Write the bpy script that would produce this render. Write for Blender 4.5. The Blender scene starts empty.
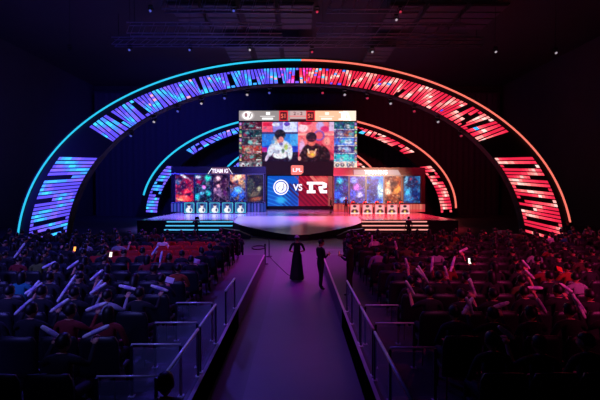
import bpy, bmesh, math, random
import numpy as np
from mathutils import Vector, Matrix
random.seed(7)
SC = bpy.context.scene
COL = SC.collection
PI = math.pi
# ------------------------------------------------------------------ camera
F = 400.0
EYE = 3.7
PITCH = math.atan(10 / F)          # horizon above the centre
YAW = -math.atan(-2 / F)
cam_d = bpy.data.cameras.new('camera'); cam = bpy.data.objects.new('camera', cam_d); COL.objects.link(cam)
cam_d.sensor_width = 36; cam_d.lens = 24; cam_d.clip_end = 400
cam.location = (0, 0, EYE)
cam.rotation_euler = (PI / 2 - PITCH, 0, -YAW)
SC.camera = cam
RM = cam.rotation_euler.to_matrix()
def P(px, py, D):
    d = RM @ Vector(((px - 300) / F, (200 - py) / F, -1))
    k = D / d.y
    return Vector((d.x * k, D, EYE + d.z * k))
def PX(px, D): return P(px, 190, D).x
def PZ(py, D): return P(298, py, D).z

# ------------------------------------------------------------------ materials
def lin(c):
    return tuple(((v / 255) / 12.92 if v / 255 <= .04045 else ((v / 255 + .055) / 1.055) ** 2.4) for v in c)
MATS = {}
def mat(name, rgb=(40, 40, 40), rough=.6, metal=0, noise=0, nscale=20, emis=None, estr=1, spec=None, alpha=None):
    if name in MATS: return MATS[name]
    m = bpy.data.materials.new(name); m.use_nodes = True
    nt = m.node_tree; b = nt.nodes['Principled BSDF']
    c = lin(rgb) + (1,)
    b.inputs['Base Color'].default_value = c
    b.inputs['Roughness'].default_value = rough
    b.inputs['Metallic'].default_value = metal
    if spec is not None: b.inputs['Specular IOR Level'].default_value = spec
    if noise:
        tc = nt.nodes.new('ShaderNodeTexCoord'); nz = nt.nodes.new('ShaderNodeTexNoise')
        nz.inputs['Scale'].default_value = nscale; nz.inputs['Detail'].default_value = 4
        rp = nt.nodes.new('ShaderNodeMix'); rp.data_type = 'RGBA'
        nt.links.new(tc.outputs['Object'], nz.inputs['Vector'])
        nt.links.new(nz.outputs['Fac'], rp.inputs[0])
        rp.inputs[6].default_value = tuple(v * (1 - noise) for v in c[:3]) + (1,)
        rp.inputs[7].default_value = tuple(min(1, v * (1 + noise)) for v in c[:3]) + (1,)
        nt.links.new(rp.outputs[2], b.inputs['Base Color'])
        bp = nt.nodes.new('ShaderNodeBump'); bp.inputs['Strength'].default_value = .15
        nt.links.new(nz.outputs['Fac'], bp.inputs['Height']); nt.links.new(bp.outputs[0], b.inputs['Normal'])
    if emis:
        b.inputs['Emission Color'].default_value = lin(emis) + (1,)
        b.inputs['Emission Strength'].default_value = estr
    if alpha is not None: b.inputs['Alpha'].default_value = alpha
    MATS[name] = m
    return m
def screen_mat(name, strength):
    m = bpy.data.materials.new(name); m.use_nodes = True
    nt = m.node_tree; b = nt.nodes['Principled BSDF']
    b.inputs['Base Color'].default_value = (.01, .01, .01, 1); b.inputs['Roughness'].default_value = .4
    a = nt.nodes.new('ShaderNodeVertexColor'); a.layer_name = 'Col'
    nt.links.new(a.outputs['Color'], b.inputs['Emission Color'])
    b.inputs['Emission Strength'].default_value = strength
    return m
M_SCREEN = screen_mat('led_display', 1.15)
M_LED = screen_mat('led_strip_pixels', 1.5)
M_BLACK = mat('matte_black', (14, 14, 16), .7)
M_METAL = mat('black_metal', (28, 28, 32), .4, .6)
M_STEEL = mat('brushed_steel', (150, 150, 160), .3, .9)
M_CHAIR = mat('black_plastic', (20, 21, 26), .45, noise=.2)
M_CHAIR_RED = mat('red_chair_cover', (190, 22, 28), .7, noise=.15)
M_SKIN = mat('skin', (205, 150, 120), .6, noise=.05)
M_HAIR = mat('black_hair', (16, 13, 12), .5, noise=.2, nscale=60)
M_EYE = mat('eye', (25, 20, 20), .2)
M_LIP = mat('lips', (150, 80, 75), .5)
M_SHOE = mat('dark_shoe', (22, 22, 24), .5)
M_PANTS = mat('dark_trousers', (22, 23, 32), .8, noise=.2)
CLOTH = {'black': (18, 18, 20), 'dark grey': (30, 30, 34), 'navy': (16, 20, 48), 'white': (225, 225, 230), 'pale grey': (150, 150, 160),
         'dark red': (120, 22, 28), 'orange': (150, 62, 28), 'teal': (25, 120, 130), 'brown': (80, 52, 36), 'olive': (88, 96, 40)}
M_CLOTH = {k: mat('cloth_' + k.replace(' ', '_'), v, .85, noise=.15) for k, v in CLOTH.items()}

# ------------------------------------------------------------------ mesh builder
class MB:
    def __init__(s): s.v = []; s.f = []; s.m = []; s.c = []; s.sm = []
    def add(s, vs, fs, mi=0, col=None, smooth=False):
        o = len(s.v); s.v += [tuple(v) for v in vs]
        for f in fs:
            s.f.append(tuple(i + o for i in f)); s.m.append(mi); s.c.append(col); s.sm.append(smooth)
        return s
    def box(s, x0, x1, y0, y1, z0, z1, mi=0, bev=0):
        if bev <= 0:
            vs = [(x, y, z) for z in (z0, z1) for y in (y0, y1) for x in (x0, x1)]
            return s.add(vs, [(0, 2, 3, 1), (4, 5, 7, 6), (0, 1, 5, 4), (2, 6, 7, 3), (0, 4, 6, 2), (1, 3, 7, 5)], mi)
        bm = bmesh.new(); bmesh.ops.create_cube(bm, size=1)
        for v in bm.verts: v.co = Vector(((x0 + x1) / 2 + v.co.x * (x1 - x0), (y0 + y1) / 2 + v.co.y * (y1 - y0), (z0 + z1) / 2 + v.co.z * (z1 - z0)))
        bmesh.ops.bevel(bm, geom=bm.edges[:], offset=bev, segments=2, profile=.5, affect='EDGES')
        return s.bm(bm, mi)
    def bm(s, bm, mi=0, smooth=False):
        bm.verts.index_update()
        s.add([v.co[:] for v in bm.verts], [[v.index for v in f.verts] for f in bm.faces], mi, None, smooth); bm.free(); return s
    def tube(s, pts, r, n=8, mi=0, caps=True):
        pts = [Vector(p) for p in pts]; rs = r if isinstance(r, (list, tuple)) else [r] * len(pts)
        rings = []
        up = None
        for i, p in enumerate(pts):
            t = (pts[min(i + 1, len(pts) - 1)] - pts[max(i - 1, 0)]).normalized()
            if up is None:
                up = Vector((0, 0, 1)) if abs(t.z) < .9 else Vector((1, 0, 0))
            a = t.cross(up).normalized(); b = a.cross(t).normalized(); up = b
            rings.append([p + (a * math.cos(2 * PI * k / n) + b * math.sin(2 * PI * k / n)) * rs[i] for k in range(n)])
        vs = [v for rg in rings for v in rg]; fs = []
        for i in range(len(pts) - 1):
            for k in range(n):
                fs.append((i * n + k, i * n + (k + 1) % n, (i + 1) * n + (k + 1) % n, (i + 1) * n + k))
        if caps:
            fs.append(tuple(range(n - 1, -1, -1))); fs.append(tuple((len(pts) - 1) * n + k for k in range(n)))
        return s.add(vs, fs, mi, None, n > 5)
    def ell(s, c, r, mi=0, seg=12, rings=8, fn=None):
        vs = []; fs = []
        for i in range(rings + 1):
            th = PI * i / rings
            for k in range(seg):
                ph = 2 * PI * k / seg
                u = Vector((math.sin(th) * math.cos(ph), math.sin(th) * math.sin(ph), math.cos(th)))
                p = Vector((u.x * r[0], u.y * r[1], u.z * r[2]))
                if fn: p = fn(u, p)
                vs.append(Vector(c) + p)
        for i in range(rings):
            for k in range(seg):
                fs.append((i * seg + k, (i + 1) * seg + k, (i + 1) * seg + (k + 1) % seg, i * seg + (k + 1) % seg))
        return s.add(vs, fs, mi, None, True)
    def lathe(s, prof, c=(0, 0, 0), n=16, mi=0):
        vs = [(c[0] + r * math.cos(2 * PI * k / n), c[1] + r * math.sin(2 * PI * k / n), c[2] + z) for r, z in prof for k in range(n)]
        fs = [(i * n + k, i * n + (k + 1) % n, (i + 1) * n + (k + 1) % n, (i + 1) * n + k) for i in range(len(prof) - 1) for k in range(n)]
        fs += [tuple(range(n - 1, -1, -1)), tuple((len(prof) - 1) * n + k for k in range(n))]
        return s.add(vs, fs, mi, None, True)
    def prism(s, poly, axis, a0, a1, mi=0):
        # poly in the two other axes; axis extruded from a0 to a1
        n = len(poly)
        def mk(p, a):
            return {'x': (a, p[0], p[1]), 'y': (p[0], a, p[1]), 'z': (p[0], p[1], a)}[axis]
        vs = [mk(p, a0) for p in poly] + [mk(p, a1) for p in poly]
        fs = [tuple(range(n - 1, -1, -1)), tuple(range(n, 2 * n))] + [(i, (i + 1) % n, n + (i + 1) % n, n + i) for i in range(n)]
        return s.add(vs, fs, mi)
    def build(s, name, mats, parent=None, loc=None):
        me = bpy.data.meshes.new(name); me.from_pydata(s.v, [], s.f)
        if not isinstance(mats, (list, tuple)): mats = [mats]
        for m in mats: me.materials.append(m)
        me.polygons.foreach_set('material_index', s.m)
        me.polygons.foreach_set('use_smooth', s.sm)
        if any(c is not None for c in s.c):
            at = me.color_attributes.new('Col', 'FLOAT_COLOR', 'CORNER')
            buf = []
            for f, c in zip(s.f, s.c):
                c = c or (0, 0, 0)
                buf += [c[0], c[1], c[2], 1] * len(f)
            at.data.foreach_set('color', buf)
        me.update()
        bm = bmesh.new(); bm.from_mesh(me); 
        if not any(c is not None for c in s.c): bmesh.ops.recalc_face_normals(bm, faces=bm.faces)
        bm.to_mesh(me); bm.free()
        o = bpy.data.objects.new(name, me); COL.objects.link(o)
        if parent is not None: o.parent = parent
        if loc is not None: o.location = loc
        return o
def tag(o, label, cat, group=None, kind=None):
    if label: o['label'] = label
    if cat: o['category'] = cat
    if group: o['group'] = group
    if kind: o['kind'] = kind
    return o
def thing(name, label, cat, loc=(0, 0, 0), rz=0, group=None):
    o = bpy.data.objects.new(name, None); COL.objects.link(o); o.empty_display_size = .1
    o.location = loc; o.rotation_euler = (0, 0, rz)
    return tag(o, label, cat, group)
def struct(o): o['kind'] = 'structure'; return o
CH = {}
def copy_tree(o, parent=None):
    c = o.copy(); COL.objects.link(c)
    if parent is not None: c.parent = parent
    kids = [k for k in CH.get(o.name, [])]
    CH[c.name] = []
    for k in kids: CH[c.name].append(copy_tree(k, c))
    return c
def reg(o):  # record children for copy_tree
    CH[o.name] = [k for k in bpy.data.objects if k.parent == o]
    for k in CH[o.name]: reg(k)

# ------------------------------------------------------------------ painter for LED displays (each display is a flat emissive pixel grid)
class Paint:
    def __init__(s, x0, y0, x1, y1, base, res=1.0):
        s.x0, s.y0, s.x1, s.y1 = x0, y0, x1, y1
        s.nx = max(2, int((x1 - x0) * res + .5)); s.ny = max(2, int((y1 - y0) * res + .5))
        xs = x0 + (np.arange(s.nx) + .5) * (x1 - x0) / s.nx; ys = y0 + (np.arange(s.ny) + .5) * (y1 - y0) / s.ny
        s.X, s.Y = np.meshgrid(xs, ys)
        s.a = np.zeros((s.ny, s.nx, 3)); s.a[:] = base
        s.px = (x1 - x0) / s.nx
    def mix(s, k, c): s.a = s.a * (1 - k[..., None]) + np.array(c, float) * k[..., None]; return s
    def rect(s, x0, y0, x1, y1, c, al=1):
        w = s.px
        k = np.clip((s.X - x0) / w + .5, 0, 1) * np.clip((x1 - s.X) / w + .5, 0, 1) * np.clip((s.Y - y0) / w + .5, 0, 1) * np.clip((y1 - s.Y) / w + .5, 0, 1)
        return s.mix(k * al, c)
    def ell(s, cx, cy, rx, ry, c, soft=.3, al=1, rot=0):
        dx, dy = s.X - cx, s.Y - cy; ca, sa = math.cos(rot), math.sin(rot)
        u, v = (dx * ca + dy * sa) / rx, (-dx * sa + dy * ca) / ry
        d = np.sqrt(u * u + v * v)
        return s.mix(np.clip((1 + soft / 2 - d) / max(soft, .01), 0, 1) * al, c)
    def line(s, xa, ya, xb, yb, w, c, al=1):
        dx, dy = xb - xa, yb - ya; L = dx * dx + dy * dy
        t = np.clip(((s.X - xa) * dx + (s.Y - ya) * dy) / L, 0, 1)
        d = np.hypot(s.X - xa - t * dx, s.Y - ya - t * dy)
        return s.mix(np.clip((w / 2 - d) / s.px + .5, 0, 1) * al, c)
    def grad(s, c0, c1, c2=None):
        t = ((s.Y - s.y0) / (s.y1 - s.y0))[..., None]
        s.a = np.array(c0, float) * (1 - t) + np.array(c1, float) * t; return s
    def noise(s, pal, sc, seed, al=.6):
        r = np.random.RandomState(seed)
        for _ in range(int((s.x1 - s.x0) * (s.y1 - s.y0) / (sc * sc) * 1.2)):
            s.ell(r.uniform(s.x0, s.x1), r.uniform(s.y0, s.y1), sc * r.uniform(.3, .9), sc * r.uniform(.25, .8), pal[r.randint(len(pal))], .8, al * r.uniform(.5, 1), r.uniform(0, 3))
        return s
    def build(s, name, D, parent, tint=1.0, material=None):
        nx, ny = s.nx, s.ny
        A, B = P(s.x0, s.y0, D), P(s.x1, s.y1, D)
        xs = np.linspace(A.x, B.x, nx + 1); zs = np.linspace(A.z, B.z, ny + 1)
        vx, vz = np.meshgrid(xs, zs)
        V = np.stack([vx.ravel(), np.full(vx.size, D), vz.ravel()], 1)
        i, j = np.meshgrid(np.arange(nx), np.arange(ny)); o = (j * (nx + 1) + i).ravel()
        Fc = np.stack([o, o + nx + 1, o + nx + 2, o + 1], 1)
        me = bpy.data.meshes.new(name); me.from_pydata(V.tolist(), [], Fc.tolist())
        me.materials.append(material or M_SCREEN)
        at = me.color_attributes.new('Col', 'FLOAT_COLOR', 'CORNER')
        c = np.clip(s.a, 0, 255) / 255; c = np.where(c <= .04045, c / 12.92, ((c + .055) / 1.055) ** 2.4) * tint
        c = np.concatenate([c.reshape(-1, 3), np.ones((nx * ny, 1))], 1)
        at.data.foreach_set('color', np.repeat(c, 4, 0).ravel().astype(np.float32))
        ob = bpy.data.objects.new(name, me); COL.objects.link(ob); ob.parent = parent
        return ob
def text_mesh(s, name, size, px, py, D, m, parent, sx=1.0, bold=0.0):
    cu = bpy.data.curves.new(name, 'FONT'); cu.body = s; cu.align_x = 'CENTER'; cu.align_y = 'CENTER'; cu.size = 1; cu.extrude = .02; cu.offset = bold
    t = bpy.data.objects.new(name, cu); COL.objects.link(t)
    bpy.context.view_layer.update()
    me = bpy.data.meshes.new_from_object(t.evaluated_get(bpy.context.evaluated_depsgraph_get()))
    bpy.data.objects.remove(t)
    zs = [v.co.y for v in me.vertices]; h = max(zs) - min(zs); cz = (max(zs) + min(zs)) / 2
    k = size / h; c = P(px, py, D)
    for v in me.vertices: v.co = Vector((c.x + v.co.x * k * sx, D - v.co.z * k, c.z + (v.co.y - cz) * k))
    me.materials.clear(); me.materials.append(m); me.update()
    o = bpy.data.objects.new(name, me); COL.objects.link(o); o.parent = parent
    return o
def pxbox(mb, x0, y0, x1, y1, D0, D1, mi=0, bev=0, Dm=None):
    """box whose front outline is the given rectangle seen at distance D0"""
    A, B = P(x0, y0, Dm or D0), P(x1, y1, Dm or D0)
    return mb.box(A.x, B.x, D0, D1, B.z, A.z, mi, bev)

# ================================================================== SETTING
STZ = 1.2; PLZ = .55; XL = -1.62; XR = 1.2; ROWEND = 19.3
M_FLOOR = mat('hall_floor', (78, 72, 84), .48, noise=.12, nscale=1.2)
M_WALL = mat('dark_hall_wall', (60, 60, 70), .85, noise=.25, nscale=.4)
M_CEIL = mat('dark_ceiling', (46, 44, 50), .9, noise=.2, nscale=.5)
W = 30
struct(MB().box(-W, W, -3, 60, -.2, 0).build('floor', M_FLOOR))
struct(MB().box(-W - .3, -W, -3, 60, -.2, 19).build('wall_left', M_WALL))
struct(MB().box(W, W + .3, -3, 60, -.2, 19).build('wall_right', M_WALL))
def pleats(x0, x1, y, n, z1):
    mb = MB(); vs = []; 
    for i in range(n + 1):
        x = x0 + (x1 - x0) * i / n; yy = y + .07 * math.sin(i * 1.7) + .03 * math.sin(i * .9)
        vs += [(x, yy, 0), (x, yy, z1)]
    vs += [(v[0], y + .6, v[2]) for v in vs]
    k = 2 * (n + 1); fs = []
    for i in range(n):
        fs += [(2 * i, 2 * i + 2, 2 * i + 3, 2 * i + 1), (k + 2 * i, k + 2 * i + 1, k + 2 * i + 3, k + 2 * i + 2)]
    return mb.add(vs, fs, 0, None, True)
M_DRAPE = mat('stage_drape', (66, 64, 78), .95, noise=.15, nscale=3)
struct(MB().box(-W, W, 59.4, 60, -.2, 19).build('wall_back', M_WALL))
struct(MB().box(-W, W, -3, 60, 19, 19.2).build('ceiling', M_CEIL))

# runner on the aisle floor
M_RUN = mat('aisle_runner', (92, 85, 98), .5, noise=.1, nscale=1.5)
tag(MB().box(-.98, XR - .04, .5, 27, 0, .006).build('aisle_runner', M_RUN), 'long pale runner laid down the middle of the central aisle', 'carpet')
# seating platforms
M_PLAT = mat('platform_carpet', (58, 56, 64), .55, noise=.12, nscale=2)
M_EDGE = mat('kerb_strip', (185, 165, 175), .4)
M_SIDE = mat('platform_side', (6, 6, 7), .9, spec=0)
for side in (-1, 1):
    xe = XL if side < 0 else XR
    t = thing('seating_platform', ('raised seating platform with the rows left of the central aisle' if side < 0 else 'raised seating platform with the rows right of the central aisle'), 'platform', (0, 0, 0))
    xo = side * 17.5
    a, b = min(xe, xo), max(xe, xo)
    MB().box(a, b, 1.0, ROWEND, .02, PLZ).build('deck', [M_PLAT], t)
    MB().box(a, b, ROWEND, ROWEND + .35, .02, .28).build('step', [M_PLAT], t)
    MB().box(min(xe, xe - side * .02), max(xe, xe - side * .02), 1.0, 10.7, .0, PLZ - .03).build('side_panel', [M_SIDE], t)
    MB().box(min(xe, xe - side * .02), max(xe, xe - side * .02), 10.7, ROWEND, .0, PLZ - .03).build('side_panel', [M_RUN], t)['label'] = 'paler side panel'
    MB().box(min(xe - side * .025, xe + side * .035), max(xe - side * .025, xe + side * .035), 1.0, ROWEND, PLZ, PLZ + .012).build('edge_strip', [M_EDGE], t)

# ================================================================== STAGE
def stage_floor_mat():
    m = bpy.data.materials.new('glossy_stage_floor'); m.use_nodes = True; nt = m.node_tree; b = nt.nodes['Principled BSDF']
    b.inputs['Base Color'].default_value = (.27, .25, .29, 1)
    b.inputs['Specular IOR Level'].default_value = 1.0
    tc = nt.nodes.new('ShaderNodeTexCoord'); mp = nt.nodes.new('ShaderNodeMapping'); mp.inputs['Scale'].default_value = (.6, .25, 1)
    nz = nt.nodes.new('ShaderNodeTexNoise'); nz.inputs['Scale'].default_value = 1.5; nz.inputs['Detail'].default_value = 5
    mr = nt.nodes.new('ShaderNodeMapRange'); mr.inputs[3].default_value = .1; mr.inputs[4].default_value = .27
    nt.links.new(tc.outputs['Object'], mp.inputs[0]); nt.links.new(mp.outputs[0], nz.inputs[0]); nt.links.new(nz.outputs[0], mr.inputs[0]); nt.links.new(mr.outputs[0], b.inputs['Roughness'])
    return m
M_STAGE = stage_floor_mat()
M_SKIRT = mat('stage_skirt', (12, 11, 14), .6)
stage = thing('main_stage', 'wide raised black stage with a glossy floor reflecting the screens', 'stage', (0, 0, 0))
SF = 33.0
def zr(D): return min(STZ, .37 + (D - 29.6) * (STZ - .37) / 8.4)
# deck with a notch for the ramp
edge = [(-5.7, 35.0), (-5.0, 33.8), (-4.3, 32.9), (-3.5, 32.1), (-2.6, 31.2), (-1.7, 30.4), (-.8, 29.8), (0, 29.6), (.8, 29.8), (1.7, 30.4), (2.6, 31.2), (3.5, 32.1), (4.3, 32.9), (5.0, 33.8), (5.7, 35.0)]
deck = MB()
for (xa, xb) in ((-13.2, -5.7), (5.7, 13.2)):
    deck.box(xa, xb, SF, 57.0, 0, STZ)
deck.box(-5.7, 5.7, 38, 57.0, 0, STZ)
deck.build('deck', M_STAGE, stage)
rb = MB()
top = []; 
for x, D in edge: top.append((x, D, zr(D)))
vs = []; 
for x, D, z in top: vs += [(x, D, z), (x, 38, STZ), (x, D, 0), (x, 38, 0)]
fs = []
for i in range(len(top) - 1):
    a = 4 * i; b = a + 4
    fs.append((a, b, b + 1, a + 1))
rb.add(vs, fs, 0)
fs = [(4 * i + 2, 4 * i + 6, 4 * i + 4, 4 * i) for i in range(len(top) - 1)] + [(0, 1, 3, 2), (len(top) * 4 - 4, len(top) * 4 - 2, len(top) * 4 - 1, len(top) * 4 - 3)]
rb.add(vs, fs, 1)
rb.build('ramp', [M_STAGE, M_SKIRT], stage)
MB().box(-13.25, -10.8, SF - .06, SF, 0, STZ - .02).build('skirt', M_SKIRT, stage); MB().box(10.65, 13.25, SF - .06, SF, 0, STZ - .02).build('skirt', M_SKIRT, stage)
# lit steps left and right
M_CY = mat('cyan_led_line', (10, 30, 40), .4, emis=(85, 195, 250), estr=1.1)
M_PK = mat('pink_led_line', (40, 20, 20), .4, emis=(255, 160, 150), estr=1.15)
M_STEP = mat('step_black', (20, 18, 24), .35)
for side, (xa, xb), lab in ((-1, (-10.8, -5.35), 'wide black steps with glowing cyan edges on the left of the stage'), (1, (5.25, 10.65), 'wide black steps with glowing pink edges on the right of the stage')):
    t = thing('stage_steps', lab, 'steps', ((xa + xb) / 2, SF, 0)); w = (xb - xa) / 2
    for k in range(3):
        z = STZ - .3 * (k + 1) + .02
        MB().box(-w, w, -.36 * (k + 1), -.36 * k - .06, 0, z).build('step', M_STEP, t)
    for k in range(3):
        z = STZ - .3 * k - .12 + (0.0)
        y = -.36 * k - (.065 if k == 0 else .003)
        MB().box(-w, w, y - .03, y - .001, z - .04, z + .05).build('led_strip', M_CY if side < 0 else M_PK, t)
    MB().box(-w, w, -.06, -.001, 0, STZ - .02).build('riser', M_SKIRT, t)

# low black boxes beside the ramp
for xa, xb, lab in ((222, 250, 'low black wedge shaped box in front of the left of the ramp'), (337, 365, 'low black wedge shaped box in front of the right of the ramp')):
    D = 30.4; x0, x1 = PX(xa, D), PX(xb, D); inner = x1 if xa < 300 else x0; outer = x0 if xa < 300 else x1
    t = thing('stage_box', lab, 'box', ((x0 + x1) / 2, D, 0)); w = (x1 - x0) / 2; s = 1 if xa < 300 else -1
    MB().prism([(-w * s, 0), (w * s, 0), (w * s, .18), (w * s * .2, .55), (-w * s, .72)], 'y', 0, .75).build('body', M_BLACK, t)
    MB().prism([(-w * s * .94, .725), (w * s * .2, .56), (w * s * .2, .58), (-w * s * .94, .745)], 'y', .05, .7).build('top_mat', M_METAL, t)
    MB().box(-w * .5, w * .5, -.02, -.001, .12, .2).build('handle', M_METAL, t)

# ================================================================== ARCHES
def sup(cx, cy, a, b, n):
    def at_x(x):
        u = min(1, abs((x - cx) / a)); return cy - b * (1 - u ** n) ** (1 / n)
    def at_y(y, s):
        v = min(1, max(0, (cy - y) / b)); return cx + s * a * (1 - v ** n) ** (1 / n)
    def ray(th):  # angle from +x, upwards
        c, s = abs(math.cos(th)) / a, abs(math.sin(th)) / b
        r = (c ** n + s ** n) ** (-1 / n); return cx + r * math.cos(th), cy - r * math.sin(th)
    return at_x, at_y, ray
BLUEPAL = [((60, 200, 255), 4), ((60, 150, 255), 3), ((85, 105, 250), 3), ((110, 90, 245), 4), ((125, 92, 240), 3), ((85, 70, 225), 3)]
REDPAL = [((255, 205, 195), 3), ((255, 130, 125), 3), ((245, 70, 85), 3), ((235, 55, 80), 4), ((225, 40, 70), 4), ((205, 30, 60), 3)]
def pick(pal):
    t = random.uniform(0, sum(w for _, w in pal))
    for c, w in pal:
        t -= w
        if t <= 0: return c
    return pal[0][0]
def led_band(name, parent, D, pairs, pal, ncell=5, fill=.7, gap=.2):
    """pairs: list of (outer px, inner px) bar lines; bars of coloured pixels on a dark backing"""
    mb = MB(); n = len(pairs) - 1; ph = random.random() * 9
    zig = 0
    for i in range(n):
        (o0, i0), (o1, i1) = pairs[i], pairs[i + 1]
        r = random.random(); off = set()
        g = i % 3
        if g == 2:
            q = random.randint(1, ncell - 2); off = set(range(0, q + 1)) if random.random() < .5 else set(range(q, ncell))
            if random.random() < (.55 if ncell < 10 else .15): off = set()
            elif random.random() < .5: off = set(range(1, ncell - 1))
        elif r < .07: q = random.randint(0, ncell - 2); off = {q, q + 1}
        cen = .5 + .42 * math.sin(i * .8 + ph) + random.uniform(-.25, .25); wid = random.choice([.3, .45, .6, .9]) if ncell > 6 else random.uniform(.4, 1.2)
        for k in range(ncell):
            if k in off: continue
            def L(o, q, t): return (o[0] + (q[0] - o[0]) * t, o[1] + (q[1] - o[1]) * t)
            ta, tb = k / ncell, (k + 1) / ncell
            pl = pal(i / n)
            f = abs((k + .5) / ncell - cen) / wid + random.uniform(-.1, .1)
            f = min(.999, max(0, f)) * (len(pl) - 1); c0 = pl[int(f)][0]; c1 = pl[min(len(pl) - 1, int(f) + 1)][0]; f -= int(f); c = tuple(a * (1 - f) + b * f for a, b in zip(c0, c1))
            q = []
            for (t, e) in ((ta, 0), (tb, 0), (tb, fill), (ta, fill)):
                a = L(o0, i0, t); b = L(o1, i1, t)
                q.append(P(a[0] + (b[0] - a[0]) * e, a[1] + (b[1] - a[1]) * e, D))
            mb.add(q, [(0, 1, 2, 3)], 0, lin(c))
    return mb.build(name, M_LED, parent)
def band_frame(name, parent, Dn, Df, outer, inner):
    mb = MB(); n = len(outer); vs = []
    for (o, q) in zip(outer, inner):
        A, B = P(o[0], o[1], Dn), P(q[0], q[1], Dn)
        vs += [A, B, Vector((A.x, Df, A.z)), Vector((B.x, Df, B.z))]
    fs = []
    for i in range(n - 1):
        a = 4 * i; b = a + 4
        fs += [(a, b, b + 1, a + 1), (a + 2, a + 3, b + 3, b + 2), (a, a + 2, b + 2, b), (a + 1, b + 1, b + 3, a + 3)]
    fs += [(0, 1, 3, 2), (4 * n - 4, 4 * n - 2, 4 * n - 1, 4 * n - 3)]
    return mb.add(vs, fs).build(name, M_ARCH, parent)
M_ARCH = mat('arch_housing', (16, 15, 19), .75)
M_NB = mat('blue_neon', (10, 30, 40), .4, emis=(45, 200, 245), estr=1.05)
M_NR = mat('red_neon', (40, 15, 12), .4, emis=(255, 118, 102), estr=1.15)
def arch(label, D, neon, outer, inner, tip, side_y, bars, nbar_side, neon_l, neon_r, nr, xsplit, ncell, foot_y):
    t = thing('light_arch', label, 'arch', (0, 0, 0))
    cx, cy = neon[0], neon[1]
    nx, ny, nr_ = sup(*neon); oo = sup(*outer); ii = sup(*inner)
    # housing
    N = 90; O = []; I = []
    for k in range(N + 1):
        th = PI * k / N
        r = sup(neon[0], neon[1], neon[2] + 2.5 * 28 / D, neon[3] + 2.5 * 28 / D, neon[4])[2](th); q = sup(inner[0], inner[1], inner[2] - 1, inner[3] - 1, inner[4])[2](th)
        O.append(r); I.append(q)
    fr = [(o, q) for o, q in zip(O, I) if True]
    fr = [(((o[0]), min(o[1], foot_y)), (q[0], min(q[1], foot_y))) for o, q in fr]
    band_frame('arch_housing', t, D + .06, D + .75, [f[0] for f in fr], [f[1] for f in fr])
    # neon tubes
    def neon_pts(th0, th1):
        return [P(*nr_(th0 + (th1 - th0) * k / 70), D - .01) for k in range(71)]
    def th_of(x, y): 
        best = min((abs(nr_(PI * k / 2000)[1] - y) + (0 if (nr_(PI * k / 2000)[0] < cx) == (x < cx) else 999), PI * k / 2000) for k in range(2001)); return best[1]
    ths = math.acos((xsplit - cx) / neon[2]) 
    thl = th_of(0, neon_l); thr = th_of(9999, neon_r)
    if nr_(0)[1] < neon_r: thr = 0
    MB().tube(neon_pts(ths, thl), nr, 8).build('neon_tube', M_NB, t)['label'] = 'blue glowing tube'
    MB().tube(neon_pts(thr, ths), nr, 8).build('neon_tube', M_NR, t)['label'] = 'red glowing tube'
    # upper led band
    pr = []
    for k in range(bars + 1):
        st = (PI - 2 * tip) / bars; th = PI - tip - st * k; e = max(0, k / bars - .5) * 2
        pr.append((oo[2](th - e * .035), ii[2](th + st * .75 * math.sin(k * .9) * (0 < k < bars))))
    def pal(f):
        f += random.uniform(-.025, .025)
        if f < .47: 
            return BLUEPAL if random.random() > .03 else [((215, 150, 190), 1)]
        if f < .54: return BLUEPAL + [((235, 60, 170), 10), ((200, 90, 220), 6)] if f < .5 else REDPAL + [((235, 50, 160), 10)]
        return REDPAL if random.random() > (.07 if f < .75 else .01) else BLUEPAL
    led_band('led_band', t, D, pr, pal, ncell)
    for s in (-1, 1):
        pr = []
        for k in range(nbar_side + 1):
            f = k / nbar_side
            yo = side_y[0] + (side_y[1] - side_y[0]) * f; yi = side_y[2] + (side_y[3] - side_y[2]) * f
            pr.append(((oo[1](yo, s), yo), (ii[1](yi, s), yi)))
        led_band('led_band', t, D, pr, (lambda f, s=s: BLUEPAL if s < 0 else REDPAL), 12 if D < 30 else 5, fill=.7)
    return t
a1 = arch('tallest outer arch of light spanning the whole stage, blue left and red right', 28, (295, 253, 278, 193, 2.1), (296, 255, 268, 187, 2.2), (296, 255, 231, 172, 2.2),
     math.radians(31.8), (157, 244, 158, 233), 118, 22, 243, 222, .062, 304, 8, 240.5)
a2 = arch('middle arch of light around the side screens inside the outer arch', 53, (299, 208.5, 157, 93.5, 2.0), (299, 214, 153, 94.5, 2.0), (299, 214, 142, 89.5, 2.0),
     math.radians(29.5), (166, 213, 167, 213.5), 56, 15, 195, 208, .12, 299, 4, 190 + 2.5 * 400 / 53)
a3 = arch('smallest innermost arch of light half hidden behind the main screen', 55, (299, 210, 90, 71, 2.0), (299, 210, 86, 67, 2.0), (299, 210, 80, 62, 2.0),
     math.radians(30), (176, 208, 177, 208), 40, 10, 200, 204, .12, 299, 3, 190 + 2.5 * 400 / 55)

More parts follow.
